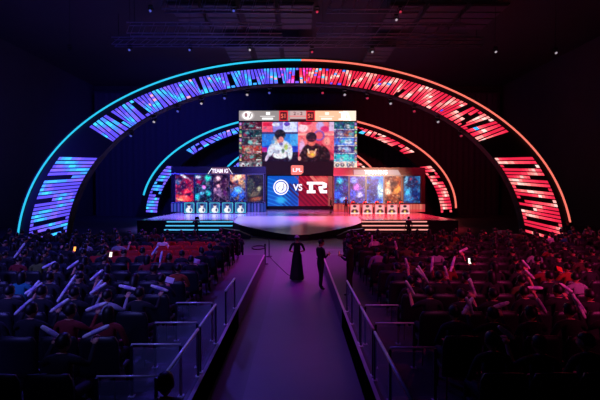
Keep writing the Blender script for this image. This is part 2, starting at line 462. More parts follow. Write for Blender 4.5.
# ================================================================== MAIN SCREEN
M_FRAME = mat('screen_frame', (22, 20, 24), .5, .3)
scr = thing('main_screen', 'large central screen with two player camera pictures and a score bar', 'screen', (0, 0, 0))
DM = 50.0
fb = MB(); pxbox(fb, 238.6, 110.2, 356.6, 175.3, DM + .02, DM + .5); fb.build('cabinet', M_FRAME, scr)
bar = Paint(239, 110.7, 356, 120.8, (150, 140, 140), 2.4)
bar.rect(239, 110.7, 279, 121, (140, 132, 132)).rect(290, 110.7, 307, 121, (190, 160, 160)).rect(314, 110.7, 343, 121, (255, 185, 150)).rect(343, 110.7, 356, 121, (255, 225, 205))
bar.ell(247.5, 115.5, 7, 5, (175, 165, 165), .2).ell(247.5, 115.5, 5.2, 4.2, (255, 250, 250), .2).ell(246, 115, 1.4, 2.2, (150, 110, 115), .3).line(249.5, 117.5, 251, 113.5, 1, (120, 110, 110))
bar.rect(266, 112, 270, 115, (255, 255, 255)).rect(260, 116, 275, 116.6, (240, 235, 235)).rect(262, 117.7, 273, 119.6, (255, 255, 255))
for x in (279, 306): bar.rect(x, 110.7, x + 9, 121, (215, 45, 55)).rect(x + 1.3, 112, x + 7.7, 120, (60, 18, 30))
bar.rect(290, 119, 306, 120.8, (60, 20, 28)).rect(288.5, 115.8, 306, 116.5, (235, 90, 90))
bar.rect(325, 112, 329, 115, (255, 235, 225)).rect(319, 116, 334, 116.6, (255, 230, 215)).rect(321, 117.8, 332, 119.6, (255, 240, 230))
bar.rect(339, 111.5, 347, 113, (255, 255, 250)).rect(341, 112, 345.5, 119, (255, 255, 250)).rect(338.5, 118.5, 348, 120, (255, 255, 250)).line(347, 113, 350, 120, 2.2, (255, 255, 250))
bar.build('score_bar', DM - .02, scr, 1.1)
M_REDL = mat('score_red_led', (120, 30, 30), .5, emis=(255, 110, 90), estr=1.0)
text_mesh('S1', 'score_lettering', .55, 283.6, 115.9, DM - .06, M_REDL, scr, 1.0, .02); text_mesh('S1', 'score_lettering', .55, 310.6, 115.9, DM - .06, M_REDL, scr, 1.0, .02)
text_mesh('2 - 2', 'score_lettering', .4, 298, 113.4, DM - .06, mat('score_dark_red', (90, 30, 40), .6, emis=(120, 40, 55), estr=.8), scr, 1.1, .02)
L = Paint(262, 122, 298, 161.5, (30, 40, 150), 1.7)
L.rect(262, 122, 273, 132, (245, 90, 120)).rect(273, 122, 298, 134, (140, 130, 225)).rect(283, 122, 297, 133, (215, 225, 255)).ell(276, 124.5, 4, 2, (220, 230, 255)).ell(287, 124, 3, 2, (100, 60, 190))
L.rect(263, 122.5, 272, 126, (220, 30, 70)).rect(262, 132, 298, 134, (60, 50, 110)).rect(262, 134, 298, 146, (35, 120, 225)).rect(290, 134, 298, 150, (60, 160, 235)).rect(262, 146, 298, 152, (30, 60, 210)).rect(262, 147.5, 267, 152, (190, 20, 130)).rect(262, 152, 298, 162, (26, 14, 40))
L.ell(281, 147, 9.5, 7, (225, 235, 245), .25).ell(271, 150, 3.2, 7, (215, 225, 240), .3, 1, .35).ell(267, 157.5, 1.6, 4, (215, 190, 225), .3, 1, .4).ell(290, 152, 2.6, 7.5, (225, 235, 240), .3)
L.ell(280, 155, 7.5, 3.8, (240, 245, 245), .25).ell(276.5, 139, 3.4, 4.5, (215, 190, 170), .3, .7).ell(286, 147, 2, 3, (180, 200, 110), .5).ell(273, 141.5, 1.8, 2.3, (90, 160, 225), .5)
L.ell(280.3, 139, 3.5, 4.3, (225, 130, 120), .25).ell(280, 134.6, 5.4, 5.2, (22, 22, 36), .25).ell(281, 138.8, 2.4, 2.3, (235, 130, 125), .4).ell(281, 144, 2, 1.4, (120, 100, 170), .4).ell(283, 151, 1.4, 2.4, (110, 140, 110), .6).ell(277, 152, 2.4, 1.8, (170, 170, 190), .5)
L.noise([(240, 240, 250), (30, 25, 70), (60, 120, 220), (200, 60, 110), (20, 20, 40)], 1.6, 5, .14)
L.build('camera_picture', DM - .02, scr)['label'] = 'player in a white jersey on blue'
R = Paint(298, 122, 334, 161.5, (225, 60, 90), 1.7)
R.rect(298, 122, 334, 134, (250, 120, 130)).ell(303, 128, 5, 4, (255, 215, 225), .4).ell(306, 123, 6, 2, (210, 40, 75), .4).ell(320, 126, 4, 5, (190, 170, 230), .5).ell(325, 129, 4.5, 3, (215, 45, 110), .5).rect(329, 122, 334, 131, (215, 185, 225))
R.rect(298, 133.5, 334, 135.5, (255, 170, 160)).rect(298, 136, 310, 152, (245, 110, 115)).ell(302, 148, 3, 8, (225, 175, 225), .5).rect(322, 136, 334, 150, (235, 95, 105)).ell(327, 141, 3, 4, (250, 160, 150), .5).line(322, 145, 334, 156, 2, (170, 40, 60))
R.ell(319, 135.5, 5.5, 5.2, (120, 80, 190), .2).ell(319, 135.5, 4, 4, (235, 90, 110), .3)
R.ell(313, 153, 11.5, 10, (30, 16, 26), .15).ell(303.5, 156, 4, 7, (32, 16, 26), .2, 1, .35).ell(324, 155, 6, 9, (32, 18, 26), .2, 1, -.3).rect(298, 160, 334, 162, (26, 14, 26))
R.ell(299.5, 158.5, 1.6, 2.2, (225, 150, 140), .4).ell(311.5, 141.5, 4.2, 4.6, (215, 80, 80), .2).ell(311.3, 137, 5.3, 4.9, (40, 24, 42), .2).rect(307, 139, 316, 140.3, (90, 30, 50)).ell(311.6, 144, 3.2, 1.6, (235, 110, 95), .4)
R.ell(311.5, 154, 4.6, 3.6, (225, 150, 90), .3).line(308, 149.5, 309, 153, 1.6, (240, 215, 185)).line(316, 149.5, 314.5, 153, 1.6, (240, 200, 150)).ell(312, 154.5, 2, 1.4, (245, 200, 60), .4)
R.noise([(250, 200, 200), (120, 20, 50), (240, 80, 90), (30, 16, 30), (200, 120, 190)], 1.6, 6, .14)
R.build('camera_picture', DM - .02, scr)['label'] = 'player in a black jersey on red'
def champ_column(x0, side, seed):
    q = Paint(x0, 122, x0 + 23, 175, (20, 20, 30), 1.7); r = random.Random(seed)
    if side < 0: rows = [((90, 10, 40), (30, 20, 30)), ((20, 60, 70), (25, 15, 50)), ((45, 40, 50), (190, 150, 150)), ((190, 60, 50), (240, 170, 130)), ((60, 40, 20), (130, 40, 50)), ]
    else: rows = [((20, 90, 100), (10, 40, 60)), ((90, 60, 110), (190, 110, 80)), ((60, 110, 230), (225, 240, 250)), ((60, 40, 110), (200, 200, 240)), ((40, 190, 200), (90, 220, 210))]
    for i, (a, b) in enumerate(rows):
        y = 122 + i * 8
        q.rect(x0 + 3 * (side < 0), y, x0 + 23 - 3 * (side > 0), y + 7.6, a)
        q.ell(x0 + r.uniform(8, 15), y + 3.6, 4.5, 2.8, b, .6).ell(x0 + r.uniform(6, 17), y + r.uniform(2, 5), 2, 2, (235, 225, 225) if i in (2, 3) or side > 0 else (170, 60, 90), .6, .8)
        q.ell(x0 + r.uniform(5, 18), y + r.uniform(2, 5), 2.5, 1.5, (70, 190, 190) if i != 3 else (120, 30, 40), .6, .7)
        q.rect(x0 + 3 * (side < 0), y + 7, x0 + 23, y + 8, (225, 225, 235) if side > 0 else (130, 90, 100))
        ex = x0 + .4 if side < 0 else x0 + 20.4
        q.rect(ex, y + .6, ex + 2.2, y + 3.4, (200, 120, 210) if i % 2 == 0 else (110, 210, 120)).rect(ex, y + 4, ex + 2.2, y + 6.8, (240, 200, 130))
        if side < 0: q.rect(x0 + 17, y + 5.2, x0 + 22, y + 6.3, (225, 220, 225))
    q.rect(x0, 162, x0 + 23, 175, (128, 122, 128) if side < 0 else (250, 215, 190))
    for i, (u, v) in enumerate(((3.5, 165), (8.5, 165), (14.5, 165), (19.5, 165), (4.5, 171), (9.5, 172), (14, 171), (19, 171))):
        if side > 0 and (u > 18 or i == 4): continue
        if side < 0: q.ell(x0 + u, v, 2.4, 2, ((235, 235, 240), (190, 220, 220), (60, 60, 70))[i % 3], .5).ell(x0 + u + .8, v + .5, 1, 1, (110, 40, 60), .5)
        else: q.ell(x0 + u, v, 2, 1.7, (75, 65, 75), .5).ell(x0 + u, v - .3, .8, .8, (220, 200, 190), .5)
    return q
champ_column(239, -1, 3).noise([(20, 15, 30), (200, 190, 200), (60, 160, 160), (120, 30, 60), (20, 15, 30)], 1.5, 8, .45).build('side_column', DM - .02, scr)
champ_column(334, 1, 5).noise([(20, 15, 50), (230, 225, 240), (60, 160, 200), (120, 60, 140), (40, 60, 160)], 1.5, 9, .45).build('side_column', DM - .02, scr)
lo = Paint(262, 161.5, 334, 175, (34, 18, 38), 1.2); lo.rect(298, 161.5, 334, 175, (40, 16, 30))
lo.build('lower_banner', DM - .02, scr, .9)
M_WHITE = mat('white_led', (200, 200, 200), .5, emis=(250, 245, 250), estr=1.25)
M_SALMON = mat('salmon_led', (200, 90, 80), .5, emis=(250, 130, 120), estr=1.0)
lg = MB(); A, B = P(291, 165.3, DM), P(303.3, 174.8, DM); w_, h_ = B.x - A.x, A.z - B.z
lg.prism([(A.x + .1, B.z), (B.x - .3, B.z), (B.x, B.z + .3), (B.x, A.z - .1), (B.x - .1, A.z), (A.x + .1, A.z), (A.x, A.z - .1), (A.x, B.z + .1)], 'y', DM - .06, DM - .03)
lg.build('league_badge', M_SALMON, scr)
text_mesh('LPL', 'badge_lettering', .44, 297.2, 170, DM - .07, M_WHITE, scr, 1.3, .02)

# VS SCREEN
vs_ = thing('versus_screen', 'low central screen reading VS between two team emblems, blue and red halves', 'screen', (0, 0, 0))
DV = 51.0
fb = MB(); pxbox(fb, 266.5, 175.6, 333, 206.3, DV + .02, DV + .4); fb.build('cabinet', M_FRAME, vs_)
fb = MB(); A, B = P(268, 206.3, DV), P(331, 206.3, DV); fb.box(A.x, B.x, DV + .05, DV + .4, STZ, A.z); fb.build('plinth', M_FRAME, vs_)
v = Paint(267.5, 176, 332.5, 206, (20, 80, 200), 1.7)
v.rect(267, 176, 298.5, 206, (12, 85, 200)).rect(298.5, 176, 333, 206, (150, 14, 45))
for k in range(12):
    v.line(262 + k * 5, 206 - k * 1.5 + 6, 268 + k * 4.5, 176 + k * 1.5, 0.01, (0, 0, 0), 0)
for k in range(9):
    y = 178 + k * 4
    v.line(267, y, 283, y + 5, 1.1, (45, 140, 240), .8); v.line(283, y + 2, 297, y + 14, 1.4, (6, 45, 140), .9)
    v.line(278, y + 4, 290, y + 14, .9, (40, 150, 235), .7)
for k in range(9):
    x = 299 + k * 5
    v.line(x - 14, 176 + 8, x + 16, 206 + 8, 1.6, (90, 6, 32), .8); v.line(x - 4, 176, x + 22, 204, 1.0, (225, 60, 70), .7)
v.rect(267, 176, 298.5, 206, (12, 85, 200), .12)
v.ell(281, 200, 5, 3, (50, 190, 245), .9, .8).ell(322, 180, 7, 4, (255, 130, 110), .9, .8).line(311, 176, 318, 184, 3, (250, 150, 130), .8)
v.rect(298.5, 176, 333, 206, (160, 14, 45), .1).rect(328, 176, 333, 206, (160, 90, 80), .8)
v.build('display', DV - .02, vs_, .9)
text_mesh('VS', 'versus_lettering', .85, 297.8, 187.4, DV - .06, M_WHITE, vs_, .95, .02)
lb = MB(); c = P(281, 187.3, DV); R0 = 7.6 * DV / F
def ring(mb, c, r0, r1, y0, n=40, mi=0):
    vs = []
    for k in range(n):
        a = 2 * PI * k / n
        for r in (r0, r1): vs += [(c.x + r * math.cos(a), y0, c.z + r * math.sin(a)), (c.x + r * math.cos(a), y0 + .03, c.z + r * math.sin(a))]
    fs = []
    for k in range(n):
        a = 4 * k; b = 4 * ((k + 1) % n)
        fs += [(a, a + 2, b + 2, b), (a, b, b + 1, a + 1), (a + 2, a + 3, b + 3, b + 2)]
    mb.add(vs, fs, mi)
ring(lb, c, R0 * .86, R0, DV - .06)
lb.prism([(c.x + R0 * .72 * math.cos(2 * PI * k / 32), c.z + R0 * .72 * math.sin(2 * PI * k / 32)) for k in range(32)], 'y', DV - .06, DV - .04)
lb.build('round_emblem', M_WHITE, vs_)
M_EMB = mat('emblem_dark_stroke', (40, 60, 90), .6, emis=(40, 70, 120), estr=.7)
em = MB(); q = R0 * .72
em.tube([(c.x - q * .35, DV - .075, c.z - q * .5), (c.x - q * .5, DV - .075, c.z - q * .1), (c.x - q * .15, DV - .075, c.z + q * .35), (c.x + q * .1, DV - .075, c.z + q * .1)], .035, 6)
em.tube([(c.x + q * .1, DV - .075, c.z - q * .75), (c.x + q * .5, DV - .075, c.z + q * .15), (c.x + q * .45, DV - .075, c.z + q * .65)], .045, 6)
em.tube([(c.x + q * .3, DV - .075, c.z - q * .55), (c.x + q * .8, DV - .075, c.z + q * .15)], .03, 6)
em.build('emblem_stroke', M_EMB, vs_)
rg = MB()
def PR(pts): return [(P(x, y, DV).x, P(x, y, DV).z) for x, y in pts]
for pl in ([(306.8, 181.8), (315, 181.8), (315, 184.5), (313, 184.5), (313, 190.3), (315.5, 190.3), (315.5, 193.2), (306.8, 193.2), (306.8, 190.3), (309, 190.3), (309, 184.5), (306.8, 184.5)][::-1],
           [(315.2, 181.8), (323, 181.8), (326.8, 183.5), (326.8, 187.5), (324.5, 188.4), (318.5, 188.4), (318.5, 186.4), (322.5, 186.2), (322.5, 184.5), (315.2, 184.5)][::-1],
           [(318.5, 188.5), (322.5, 188.5), (323.5, 190.2), (327, 190.2), (327, 193.2), (320.2, 193.2)][::-1]):
    rg.prism(PR(pl), 'y', DV - .06, DV - .03)
rg.build('block_emblem', M_WHITE, vs_)

# ================================================================== SIDE BOARDS
M_BOARDL = mat('dark_blue_board', (40, 36, 60), .5)
M_BOARDR = mat('pinkish_board', (150, 110, 95), .5)
DS = 45.2
bl = thing('backdrop_board', 'dark bluish board behind the left player desks', 'board', (0, 0, 0))
b = MB(); pxbox(b, 171, 166.5, 266, 211.9, DS + .3, DS + .6); b.build('panel', M_BOARDL, bl)
b = MB(); pxbox(b, 171, 173.2, 265, 174.2, DS + .2, DS + .3); pxbox(b, 171, 202.2, 265, 203, DS + .2, DS + .3); b.build('rail', M_STEEL, bl)
st = Paint(171, 203.3, 266, 211.8, (24, 40, 120), 1.2)
for k in range(30): st.rect(171 + k * 3.2 + random.random(), 203.3, 172.3 + k * 3.2 + random.random() * .6, 212.2, random.choice([(60, 90, 200), (90, 80, 210), (50, 130, 220), (30, 60, 160)]))
st.build('lit_strip_wall', DS + .27, bl, .8)
br = thing('backdrop_board', 'pale pinkish board behind the right player desks', 'board', (0, 0, 0))
b = MB(); pxbox(b, 333.5, 167.5, 425, 211.9, DS + .3, DS + .6); b.build('panel', M_BOARDR, br)
b = MB(); pxbox(b, 333.5, 175, 421.5, 176, DS + .2, DS + .3); pxbox(b, 333.5, 203.2, 421.5, 204, DS + .2, DS + .3); pxbox(b, 420.6, 176, 421.6, 203.4, DS + .2, DS + .3); b.build('rail', mat('pale_rail', (190, 170, 160), .4, .3), br)
st = Paint(334, 204.2, 425, 211.8, (215, 90, 80), 1.2)
for k in range(28): st.rect(334 + k * 3.3, 204.2, 335.6 + k * 3.3, 213.8, random.choice([(235, 110, 95), (190, 60, 70), (245, 140, 120), (160, 50, 60)]))
st.rect(334, 209.5, 425, 213.8, (240, 40, 60), .5); st.build('lit_strip_wall', DS + .27, br, .75)
# team names
tl = thing('team_sign', 'small pale team name sign above the left row of tall screens', 'sign', (0, 0, 0))
b = MB(); q = PR([(212.5, 167.6), (228, 167.6), (229.5, 173.8), (211, 173.8)]); q = [(P(x, y, DS).x, P(x, y, DS).z) for x, y in [(212.5, 167.6), (228, 167.6), (229.5, 173.8), (211, 173.8)]][::-1]
b.prism(q, 'y', DS + .05, DS + .29); b.build('plate', mat('sign_plate_left', (90, 60, 80), .5, emis=(150, 100, 125), estr=.6), tl)
text_mesh('TEAM iG', 'lettering', .45, 220, 170.8, DS + .03, M_WHITE, tl, .8, .02)
b = MB(); b.tube([P(212, 168, DS), P(208, 174, DS)], .03, 6); b.tube([P(228.5, 168, DS), P(232.5, 174, DS)], .03, 6); b.build('outline', M_WHITE, tl)
tr = thing('team_sign', 'grey strip sign with white team name above the right screens', 'sign', (0, 0, 0))
b = MB(); q = [(P(x, y, DS).x, P(x, y, DS).z) for x, y in [(354, 169.8), (398, 169.8), (401, 174.8), (354, 174.8)]][::-1]
b.prism(q, 'y', DS + .05, DS + .29); b.build('plate', mat('sign_plate_right', (150, 150, 155), .5, emis=(165, 160, 165), estr=.6), tr)
text_mesh('TEAM RNG', 'lettering', .5, 376, 172.2, DS + .03, M_WHITE, tr, .8, .03)

ARTL = [('showing a dark red fiery picture', (60, 20, 40), (190, 20, 50), [(185, 177, 7, 1.2, (200, 230, 240)), (178, 182, 2.4, 3, (60, 100, 150)), (187, 181, 3, 2.5, (150, 15, 50)), (184, 198, 8, 2.5, (250, 90, 70)), (180, 199.5, 4, 1.3, (255, 160, 120)), (188, 191, 4, 2, (230, 60, 80)), (179, 190, 3, 2, (70, 10, 40))]),
        ('showing a teal and violet picture', (50, 20, 60), (20, 50, 80), [(198, 177, 3, 1.5, (190, 190, 210)), (208, 178, 3, 3, (50, 200, 180)), (199, 182, 2.5, 2.5, (150, 20, 70)), (204, 187, 1.8, 2, (240, 120, 230)), (202, 193, 2.2, 1.6, (80, 200, 240)), (208, 193, 2.8, 2.4, (40, 190, 190)), (197, 197, 2.5, 3, (50, 190, 210)), (204, 199, 5, 1.5, (20, 25, 30))]),
        ('showing a dim violet grey picture', (45, 28, 50), (70, 60, 90), [(218, 178, 2.4, 2.5, (235, 195, 210)), (218.5, 186, 2, 2, (240, 170, 190)), (224, 184, 3, 4, (60, 30, 60)), (219, 193, 3.2, 5, (120, 95, 140)), (225, 193, 1.8, 3, (90, 40, 100)), (215, 190, 1.6, 2.2, (170, 130, 170)), (221, 199.5, 6, 1.5, (25, 20, 35))]),
        ('showing a figure in orange and bright blue light', (190, 110, 90), (30, 60, 150), [(238, 177, 6, 2.5, (255, 210, 170)), (241, 182, 2.5, 3, (255, 180, 120)), (235, 185, 2.8, 3, (110, 50, 60)), (238, 190, 4, 3.4, (110, 190, 255)), (234, 194, 3, 2.6, (40, 110, 240)), (242, 196, 2.5, 4, (50, 90, 200)), (233, 200, 4, 1.4, (20, 20, 60))]),
        ('showing a dark muted green picture', (40, 40, 44), (45, 40, 36), [(252, 182, 3, 4, (75, 85, 80)), (256, 180, 3, 5, (30, 32, 34)), (259, 189, 2, 3, (165, 160, 130)), (254, 194, 5, 2.6, (110, 100, 85)), (256, 199, 6, 2, (150, 85, 60)), (250, 190, 2, 6, (60, 70, 66))])]
XLs = [(175.5, 193.5), (195, 211.5), (213, 228.7), (230, 245.5), (247, 263.3)]
ARTR = [('showing a deep blue picture', (20, 50, 110), (40, 70, 170), [(340, 181, 3, 3, (70, 200, 220)), (344, 188, 3, 4, (70, 50, 130)), (338, 195, 4, 4, (50, 90, 210)), (343, 199, 3, 2, (140, 160, 235))]),
        ('showing a violet and pink burst', (80, 60, 150), (40, 50, 150), [(357, 187, 3.5, 3.5, (225, 110, 220)), (354, 180, 3, 3, (130, 150, 230)), (360, 195, 3, 3, (200, 190, 240)), (353, 194, 3, 3, (60, 90, 220)), (361, 182, 2, 3, (60, 30, 100)), (357, 200, 6, 1.6, (30, 30, 110))]),
        ('showing a dark figure against bright blue', (30, 100, 235), (70, 130, 235), [(380, 190, 3.5, 8, (190, 225, 250)), (373, 188, 4, 7, (35, 45, 120)), (375, 182, 3, 3, (60, 60, 150)), (372, 197, 5, 4, (30, 40, 110)), (381, 180, 3, 2.5, (60, 140, 245))]),
        ('showing a brown and amber figure', (150, 60, 40), (90, 40, 35), [(390, 183, 4, 5, (235, 190, 150)), (393, 182, 3, 5, (70, 30, 35)), (397, 190, 3, 6, (235, 140, 70)), (388, 192, 3, 4, (240, 205, 180)), (396, 179, 3.5, 2.5, (150, 75, 50)), (392, 197, 6, 3, (110, 45, 30)), (388, 178, 3, 2.5, (90, 30, 35))]),
        ('showing a dark shape over teal light', (60, 120, 160), (30, 60, 120), [(412, 182, 5.5, 6, (40, 35, 70)), (408, 192, 3, 4, (70, 170, 215)), (415, 194, 4, 6, (25, 40, 90)), (406, 180, 1.6, 4, (120, 170, 195)), (410, 199, 4, 2, (40, 120, 180)), (411, 179, 1.2, 1.2, (200, 60, 70))])]
XRs = [(334.5, 348.3), (350, 365), (367, 383), (385, 401), (404, 420)]
ordn = ['first', 'second', 'third', 'fourth', 'fifth']
def hero(i, side, xs, y0, y1, art, dx=0):
    desc, c0, c1, blobs = art
    t = thing('tall_screen', f'{ordn[i]} tall screen behind the {"left" if side < 0 else "right"} desks, {desc}', 'screen', (0, 0, 0), 0, f'tall screens behind the {"left" if side < 0 else "right"} desks')
    b = MB(); pxbox(b, xs[0] - .6, y0 - .5, xs[1] + .6, y1 + .5, DS + .02, DS + .19); b.build('frame', mat('pale_screen_frame', (120, 125, 135), .4, .5), t)
    p = Paint(xs[0], y0, xs[1], y1, c0, 1.8).grad(c0, c1)
    r = np.random.RandomState(10 * i + side + 5)
    pal = [tuple(v * .55 for v in c) for *_, c in blobs] + [(14, 10, 24), (14, 10, 24), c0, c1]
    p.noise(pal, 3.2, 40 + i + side, .8)
    for x, y, rx, ry, c in blobs: p.ell(x, y, rx, ry, c, .9, 1, r.uniform(-.6, .6))
    p.noise([c for *_, c in blobs] + [(20, 15, 30)] * 4, 1.1, 70 + i + side, .3)
    p.a = np.clip((p.a - 70) * 1.3 + (58 if side < 0 else 70), 0, 255)
    p.build('display', DS, t, 1.15)
for i in range(5): hero(i, -1, XLs[i], 174.7, 201.6, ARTL[i])
for i in range(5): hero(i, 1, XRs[i], 176.3, 202.9, ARTR[i])

# ------------------------------------------------------------------ PEOPLE
def skin_body(V, E, root, mats_of, fingers=None, extra=None):
    """V: name->(pos, radius), E: list of (a,b,matindex)"""
    names = list(V); idx = {n: i for i, n in enumerate(names)}
    me = bpy.data.meshes.new('tmp'); me.from_pydata([V[n][0] for n in names], [(idx[a], idx[b]) for a, b, _ in E], [])
    ob = bpy.data.objects.new('tmp', me); COL.objects.link(ob)
    md = ob.modifiers.new('s', 'SKIN')
    for n in names:
        r = V[n][1]; r = r if isinstance(r, tuple) else (r, r)
        d = me.skin_vertices[0].data[idx[n]]; d.radius = r; d.use_root = (n == root)
    md.use_smooth_shade = True
    sb = ob.modifiers.new('u', 'SUBSURF'); sb.levels = 1
    bpy.context.view_layer.update()
    m2 = bpy.data.meshes.new_from_object(ob.evaluated_get(bpy.context.evaluated_depsgraph_get()))
    bpy.data.objects.remove(ob)
    mb = MB()
    vs = [v.co.copy() for v in m2.vertices]
    segs = [(Vector(V[a][0]), Vector(V[b][0]), mi) for a, b, mi in E]
    mb.v = [tuple(v) for v in vs]
    for p in m2.polygons:
        c = sum((vs[i] for i in p.vertices), Vector()) / len(p.vertices)
        best = None
        for a, b, mi in segs:
            d = b - a; t = max(0, min(1, (c - a).dot(d) / max(1e-6, d.dot(d)))); q = (a + d * t - c).length
            if best is None or q < best[0]: best = (q, mi)
        mb.f.append(tuple(p.vertices)); mb.m.append(best[1]); mb.c.append(None); mb.sm.append(True)
    return mb
# material slots: 0 skin 1 shirt 2 trousers 3 shoes 4 eye 5 lips
def head_into(mb, c, yaw=0, pitch=0):
    M = Matrix.Translation(c) @ Matrix.Rotation(yaw, 4, 'Z') @ Matrix.Rotation(pitch, 4, 'X')
    def T(vs): return [M @ Vector(v) for v in vs]
    h = MB()
    def fn(u, p):
        p = p.copy()
        if u.z < 0: p.x *= 1 - .28 * (-u.z) ** 1.2; p.y = p.y * (1 - .18 * (-u.z)) + .018 * (-u.z)
        n = max(0, 1 - abs(u.x) / .16) * max(0, 1 - abs(u.z + .12) / .28)
        if u.y > 0: p.y += .026 * n
        e = max(0, 1 - abs(abs(u.x) - .38) / .2) * max(0, 1 - abs(u.z - .08) / .16)
        if u.y > 0: p.y -= .008 * e
        return p
    h.ell((0, 0, 0), (.077, .097, .118), 0, 20, 16, fn)
    for s in (-1, 1):
        h.ell((s * .078, -.005, -.005), (.01, .02, .032), 0, 8, 6)
        h.ell((s * .03, .083, .01), (.011, .008, .006), 4, 8, 5)
    h.ell((0, .088, -.062), (.023, .009, .007), 5, 8, 5)
    h.v = [tuple(v) for v in T(h.v)]
    o = len(mb.v); mb.v += h.v; mb.f += [tuple(i + o for i in f) for f in h.f]; mb.m += h.m; mb.c += h.c; mb.sm += h.sm
    return M
def hair_mesh(M, long=False):
    h = MB()
    def fn(u, p):
        p = p.copy()
        face = u.y > .25 and u.z < .42
        if face: p = Vector((p.x * .8, p.y * .72, p.z * .85))
        elif u.z < -.35 and not long: p = Vector((p.x * .8, p.y * .85, p.z * .75))
        if long and u.z < 0 and u.y < .3: p.z *= 2.0; p.x *= 1.05; p.y = p.y * .9 - .01
        return p
    h.ell((0, -.008, .014), (.09, .108, .124), 0, 20, 14, fn)
    h.v = [tuple(M @ Vector(v)) for v in h.v]
    return h
def hand_into(mb, w, d, up, s, mi=0):
    """palm grows from the wrist w along d; up = back of the hand; s mirrors the thumb"""
    w = Vector(w); d = Vector(d).normalized(); up = Vector(up); up = (up - d * up.dot(d)).normalized(); sd = d.cross(up).normalized() * s
    pl = [w, w + d * .035, w + d * .085]
    a = MB(); n = 8; vs = []
    for p, (rw, rt) in zip(pl, ((.026, .018), (.038, .017), (.04, .013))):
        for k in range(n):
            an = 2 * PI * k / n; vs.append(p + sd * math.cos(an) * rw + up * math.sin(an) * rt)
    fs = [(i * n + k, i * n + (k + 1) % n, (i + 1) * n + (k + 1) % n, (i + 1) * n + k) for i in range(2) for k in range(n)] + [tuple(range(n)), tuple(2 * n + k for k in range(n))]
    a.add(vs, fs, mi, None, True)
    for k, ln in enumerate((.07, .08, .075, .058)):
        o = pl[2] + sd * (.03 - k * .02) - d * .01
        p1 = o + d * ln * .5 - up * .006; p2 = p1 + d * ln * .3 - up * ln * .3; p3 = p2 + d * ln * .08 - up * ln * .25
        a.tube([o, p1, p2, p3], [.0095, .009, .008, .006], 6, mi)
    o = pl[0] + sd * .022 + d * .02
    a.tube([o, o + sd * .03 + d * .025 - up * .008, o + sd * .036 + d * .055 - up * .022], [.012, .011, .008], 6, mi)
    o = len(mb.v); mb.v += a.v; mb.f += [tuple(i + o for i in f) for f in a.f]; mb.m += a.m; mb.c += a.c; mb.sm += a.sm
def make_person(name, pose, shirt='black', trousers=None, sleeve_long=True, long_hair=False, lab=None, hair=True, skirt=None, cap=None):
    """pose: dict of joints; forward is +Y"""
    p = pose
    V = {'pelvis': (p['pelvis'], (.135, .1)), 'belly': (p['belly'], (.13, .095)), 'chest': (p['chest'], (.15, .105)), 'neckb': (p['neckb'], .07), 'neck': (p['neck'], .05)}
    sl = 1 if sleeve_long else 0
    E = [('pelvis', 'belly', 1), ('belly', 'chest', 1), ('chest', 'neckb', 1), ('neckb', 'neck', 0)]
    for s in ('l', 'r'):
        V['sh' + s] = (p['sh' + s], .058); V['el' + s] = (p['el' + s], .042); V['wr' + s] = (p['wr' + s], .027)
        V['hip' + s] = (p['hip' + s], .095); V['kn' + s] = (p['kn' + s], .062); V['an' + s] = (p['an' + s], .042); V['to' + s] = (p['to' + s], .034)
        E += [('neckb', 'sh' + s, 1), ('sh' + s, 'el' + s, 1), ('el' + s, 'wr' + s, sl), ('pelvis', 'hip' + s, 2), ('hip' + s, 'kn' + s, 2), ('kn' + s, 'an' + s, 2), ('an' + s, 'to' + s, 3)]
    V['neck'] = (p['neck'], .048)
    mb = skin_body(V, E, 'pelvis', None)
    for s, m in (('l', -1), ('r', 1)):
        w = Vector(p['wr' + s]); d = p.get('hd' + s) or (w - Vector(p['el' + s]))
        hand_into(mb, w - Vector(d).normalized() * .01, d, p.get('up' + s, (0, 0, 1)), m * (-1))
    hc = Vector(p['neck']) + Vector(p.get('hoff', (0, .02, .1)))
    M = head_into(mb, hc, p.get('yaw', 0), p.get('hp', 0))
    mats = [M_SKIN, M_CLOTH[shirt], M_PANTS if not trousers else M_CLOTH[trousers], M_SHOE, M_EYE, M_LIP]
    o = mb.build(name, mats)
    if hair: hair_mesh(M, long_hair).build('hair', M_HAIR, o)
    if cap:
        c = MB(); c.ell((0, -.008, .05), (.094, .11, .09), 0, 16, 8, lambda u, q: Vector((q.x, q.y, max(q.z, -.02)))); c.box(-.06, .06, .08, .17, .03, .042, 0, .004)
        c.v = [tuple(M @ Vector(v)) for v in c.v]; c.build('cap', M_CLOTH[cap], o)
    if skirt:
        prof = [(.15, 1.05), (.18, .95), (.2, .7), (.25, .3), (.28, .06), (.265, .05)]
        s_ = MB(); n = 28; vs = []
        for r, z in prof:
            for k in range(n):
                a = 2 * PI * k / n; q = r * (1 + .06 * math.sin(7 * a) * (1 - z)); vs.append((q * math.cos(a), q * .85 * math.sin(a), z))
        s_.add(vs, [(i * n + k, i * n + (k + 1) % n, (i + 1) * n + (k + 1) % n, (i + 1) * n + k) for i in range(len(prof) - 1) for k in range(n)], 0, None, True)
        s_.build('skirt', M_CLOTH[skirt], o)
    reg(o)
    return o
